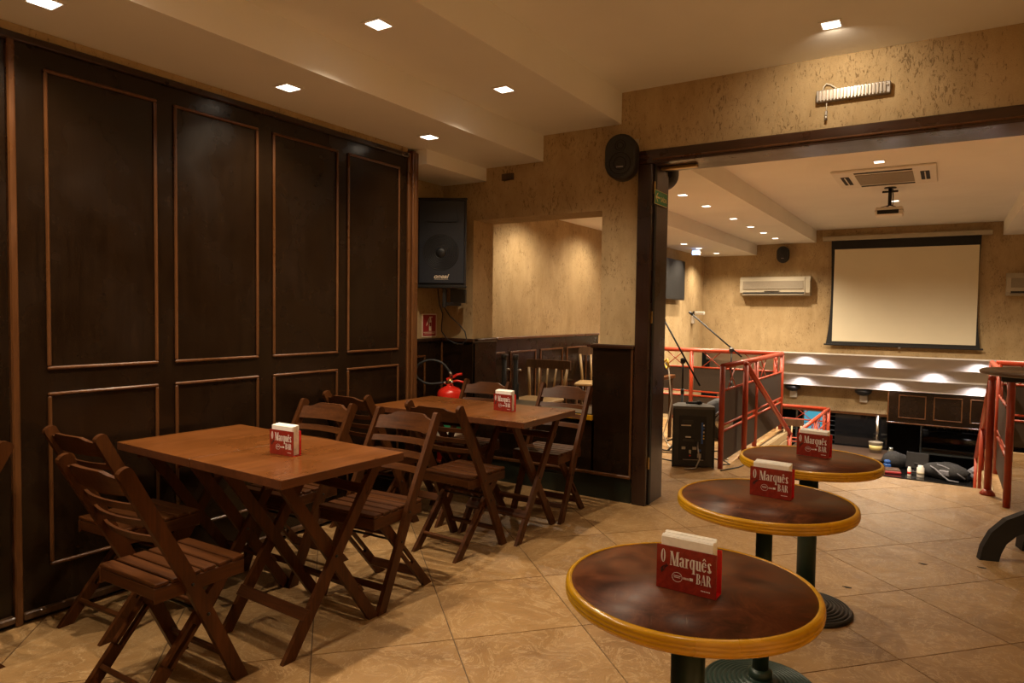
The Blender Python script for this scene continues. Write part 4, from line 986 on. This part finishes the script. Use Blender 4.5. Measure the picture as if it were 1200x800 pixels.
t = thing('back_bar_shelf', 'dark shelves with bottles behind the bar counter', 'shelf', (0, 15.7, ZG))
for z in (1.05, 1.28, 1.52): S(-.35, 2.0, 0, .30, z, z+.03, .003).obj('shelf_board', 'kitchen_steel' if z < 1.2 else 'glossy_black', t)
S(-.38, -.35, -.02, .3, 0, 1.72, .003).obj('upright', 'kitchen_steel', t); S(-.35, 2.0, .30, .33, 0, 1.75).obj('back_board', 'glossy_black', t)
rnd = random.Random(3)
for k in range(16):
    x = -.28+.062*k; hb = rnd.uniform(.14, .19)
    o = MB().lathe([(.024, 0), (.026, .01), (.026, hb*.6), (.010, hb*.75), (.010, hb), (.0001, hb)], 10).obj('bottle', rnd.choice(['lens_glass', 'glossy_black', 'dark_metal']), None, (x, 15.82, ZG+1.551))
    tag(o, 'small dark bottle in the row on the back bar shelf', 'bottle', 'bottles on the back bar shelf')
S(-1.9, -.94, 15.52, 15.6, ZG, -.55).obj('dark_partition', 'glossy_black'); tag(bpy.data.objects['dark_partition'], 'glossy black partition below the plaster header of the lower bar', 'partition')
t = thing('post', 'thin steel post standing on the side counter', 'post', (-1.10, 15.3, ZC)); MB().tube([(0, 0, 0), (0, 0, .70)], .035, 12).obj('shaft', 'steel', t); MB().lathe([(.07, 0), (.07, .03), (.04, .05)], 16).obj('foot', 'dark_metal', t)
t = thing('bucket', 'small white bucket with a yellow label at the foot of the steel post', 'bucket', (-1.10, 15.0, ZC)); MB().lathe([(.10, 0), (.125, .20), (.13, .21), (.12, .21), (.098, .01), (.0001, .01)], 24).obj('pail', 'cream_grille', t); MB().lathe([(.1085, .06), (.1190, .15)], 24).obj('label_band', 'sign_yellow', t)
for x, lb in ((-2.72, 'left black dome lamp on the plaster header'), (-1.38, 'right black dome lamp on the plaster header')):
    t = thing('dome_lamp', lb, 'light', (x, 15.335, -.02), 0, 'black dome lamps'); MB().lathe([(.16, .0), (.15, -.05), (.10, -.10), (.0001, -.12)], 24).obj('dome', 'black_plastic', t); S(-.07, .07, .09, .16, -.26, -.125, .006).obj('wall_box', 'white_plastic', t)
# kitchen corner with blue-lit cooler
t = thing('display_cooler', 'upright cooler glowing blue in the corner of the lower bar', 'cooler', (-2.32, 15.72, ZG))
S(-.26, .24, .05, .5, 0, 1.76, .01).obj('body', 'kitchen_steel', t); S(-.22, .20, .035, .05, .5, 1.74, .002).obj('glass_door', 'cooler_glow', t)
for z in (.8, 1.15, 1.45): S(-.22, .20, .025, .036, z, z+.012).obj('shelf', 'dark_metal', t)
t = thing('kitchen_rack', 'steel rack with dark trays left of the blue cooler', 'rack', (-3.1, 15.7, ZG))
for x in (-.5, .42): S(x-.02, x+.02, 0, .04, 0, 1.75, .002).obj('upright', 'kitchen_steel', t)
for z in (.7, 1.0, 1.3, 1.5): S(-.5, .42, 0, .45, z, z+.025, .002).obj('shelf_board', 'kitchen_steel', t)
for z in (1.03, 1.33): S(-.42, .34, .03, .40, z, z+.12, .01).obj('tray', 'black_plastic', t)
t = thing('wine_rack', 'tall narrow black rack with horizontal bars beside the cooler', 'rack', (-1.96, 15.66, ZG))
for x in (-.09, .05): S(x-.012, x+.012, 0, .03, 0, 1.74, .002).obj('upright', 'black_matte', t)
for k in range(12): S(-.09, .05, 0, .16, .55+.1*k, .565+.1*k, .002).obj('rung', 'kitchen_steel', t)
t = thing('blue_crate', 'small blue crate on the side counter of the lower bar', 'crate', (-2.25, 14.75, ZC)); S(-.2, .2, -.12, .12, 0, .03, .004).obj('bottom', 'blue_plastic', t)
for (x0, x1, y0, y1) in ((-.2, .2, -.12, -.10), (-.2, .2, .10, .12), (-.2, -.18, -.10, .10), (.18, .2, -.10, .10)): S(x0, x1, y0, y1, .03, .28, .004).obj('side', 'blue_plastic', t)
# things on the bar counter
def lump(name, mt, loc, sx, sy, sz, seed, lb, cat, rz=0, extra=None):
    t = thing(name, lb, cat, (loc[0], loc[1], loc[2]), rz); rnd = random.Random(seed); m = MB(); n, r = 18, 9; vs_ = []
    ph = [rnd.uniform(0, 6) for _ in range(6)]
    for i in range(r+1):
        th = PI*i/r
        for k in range(n):
            a = 2*PI*k/n; d = 1+.10*math.sin(3*a+ph[0])+.07*math.sin(5*a+2*th+ph[1])+.05*math.sin(7*th+4*a+ph[2])
            x, y, z = math.sin(th)*math.cos(a)*d, math.sin(th)*math.sin(a)*d, math.cos(th)*(1+.08*math.sin(2*a+ph[3]))
            vs_.append((sx*x, sy*y, max(0, sz*(.5+.55*z))))
    m.add(vs_, [(i*n+k, i*n+(k+1) % n, (i+1)*n+(k+1) % n, (i+1)*n+k) for i in range(r) for k in range(n)], True); m.obj('body', mt, t)
    if extra: extra(t)
    return t
def straps(t):
    MB().tube([(-.22, -.10, .20), (-.10, -.24, .18), (.02, -.26, .08), (.10, -.28, .03), (.24, -.26, .02)], .014, 6).obj('strap', 'fabric_grey', t)
    MB().tube([(-.10, -.12, .235), (.04, -.16, .21), (.20, -.18, .14), (.30, -.14, .06)], .014, 6).obj('strap', 'fabric_grey', t)
    MB().box((.02, -.19, .12), (.16, .05, .10), .02).obj('pocket', 'fabric_grey', t)
lump('backpack', 'fabric_black', (.06, 13.28, ZC), .34, .22, .25, 5, 'black backpack lying on the bar counter', 'bag', -.2, straps)
lump('backpack', 'fabric_grey', (.56, 13.36, ZC), .22, .20, .24, 11, 'grey strapped bag beside the black backpack on the bar counter', 'bag', .3, straps)
lump('bundle', 'fabric_black', (-.70, 13.75, ZC), .22, .18, .26, 8, 'black bundle on the left end of the bar counter', 'bag')
t = thing('cash_monitor', 'black touch monitor on the bar counter seen from behind', 'monitor', (-.36, 13.50, ZC), -.2)
MB().box((0, 0, .20), (.34, .04, .27), .008, Matrix.Rotation(-.2, 4, 'X')).obj('screen_back', 'black_plastic', t); S(-.04, .04, .0, .06, 0, .16, .006).obj('stand', 'black_plastic', t); S(-.12, .12, -.06, .12, 0, .02, .006).obj('foot', 'black_plastic', t)
for x, y, hh, r0, mt, nm, lb in ((-.45, 13.08, .16, .028, 'print_white', 'cup', 'small white and red cup on the bar counter'), (-.29, 13.10, .20, .055, 'white_plastic', 'canister', 'white canister between monitor and backpack'), (-.33, 13.92, .24, .05, 'white_plastic', 'jar', 'white jar behind the monitor'), (-.78, 14.0, .30, .05, 'kitchen_steel', 'pitcher', 'pale pitcher behind the black bundle')):
    t = thing(nm, lb, nm, (x, y, ZC)); MB().lathe([(r0*.85, 0), (r0, .01), (r0, hh*.8), (r0*.7, hh*.9), (r0*.7, hh), (.0001, hh)], 18).obj('body', mt, t); MB().lathe([(r0*1.02, hh*.25), (r0*1.02, hh*.5)], 18).obj('band', 'red_tank' if nm == 'cup' else 'cream_plastic', t)
t = thing('purse', 'reddish brown purse flat on the end of the bar counter', 'bag', (-.74, 13.2, ZC), .2); S(-.16, .16, -.12, .12, 0, .05, .015).obj('body', 'sign_red', t); S(-.15, .15, -.11, .11, .05, .075, .01).obj('flap', 'old_wood', t)
t = thing('blue_cloth', 'blue folded cloth beside the black bundle', 'cloth', (-.86+.06, 13.5, ZC), .4); S(-.05, .05, -.06, .06, 0, .10, .02).obj('fold', 'blue_plastic', t); S(-.045, .045, -.05, .05, .10, .16, .02).obj('fold', 'blue_plastic', t)
# chairs on the landing
for loc, rz, lb in (((-1.98, 10.9, ZP), .4, 'wooden chair on the lower landing behind its red railing'), ((-2.45, 11.6, ZP), 2.6, 'second wooden chair farther back on the lower landing')):
    spindle_chair(loc, rz, 1.0, lb)
# dirt specks on the floor
for k, (x, y) in enumerate(((-.07, 4.62), (.22, 4.75), (-.40, 3.98), (-1.55, 3.15))):
    o = MB().prism([(.02*math.cos(a)*(1+.4*math.sin(3*a)), .009*math.sin(a)) for a in [2*PI*q/9 for q in range(9)]], .0002, .0025).obj('debris', 'black_matte', None, (x, y, 0)); tag(o, 'tiny dark scrap lying on the floor tiles', 'scrap', 'scraps on the floor')
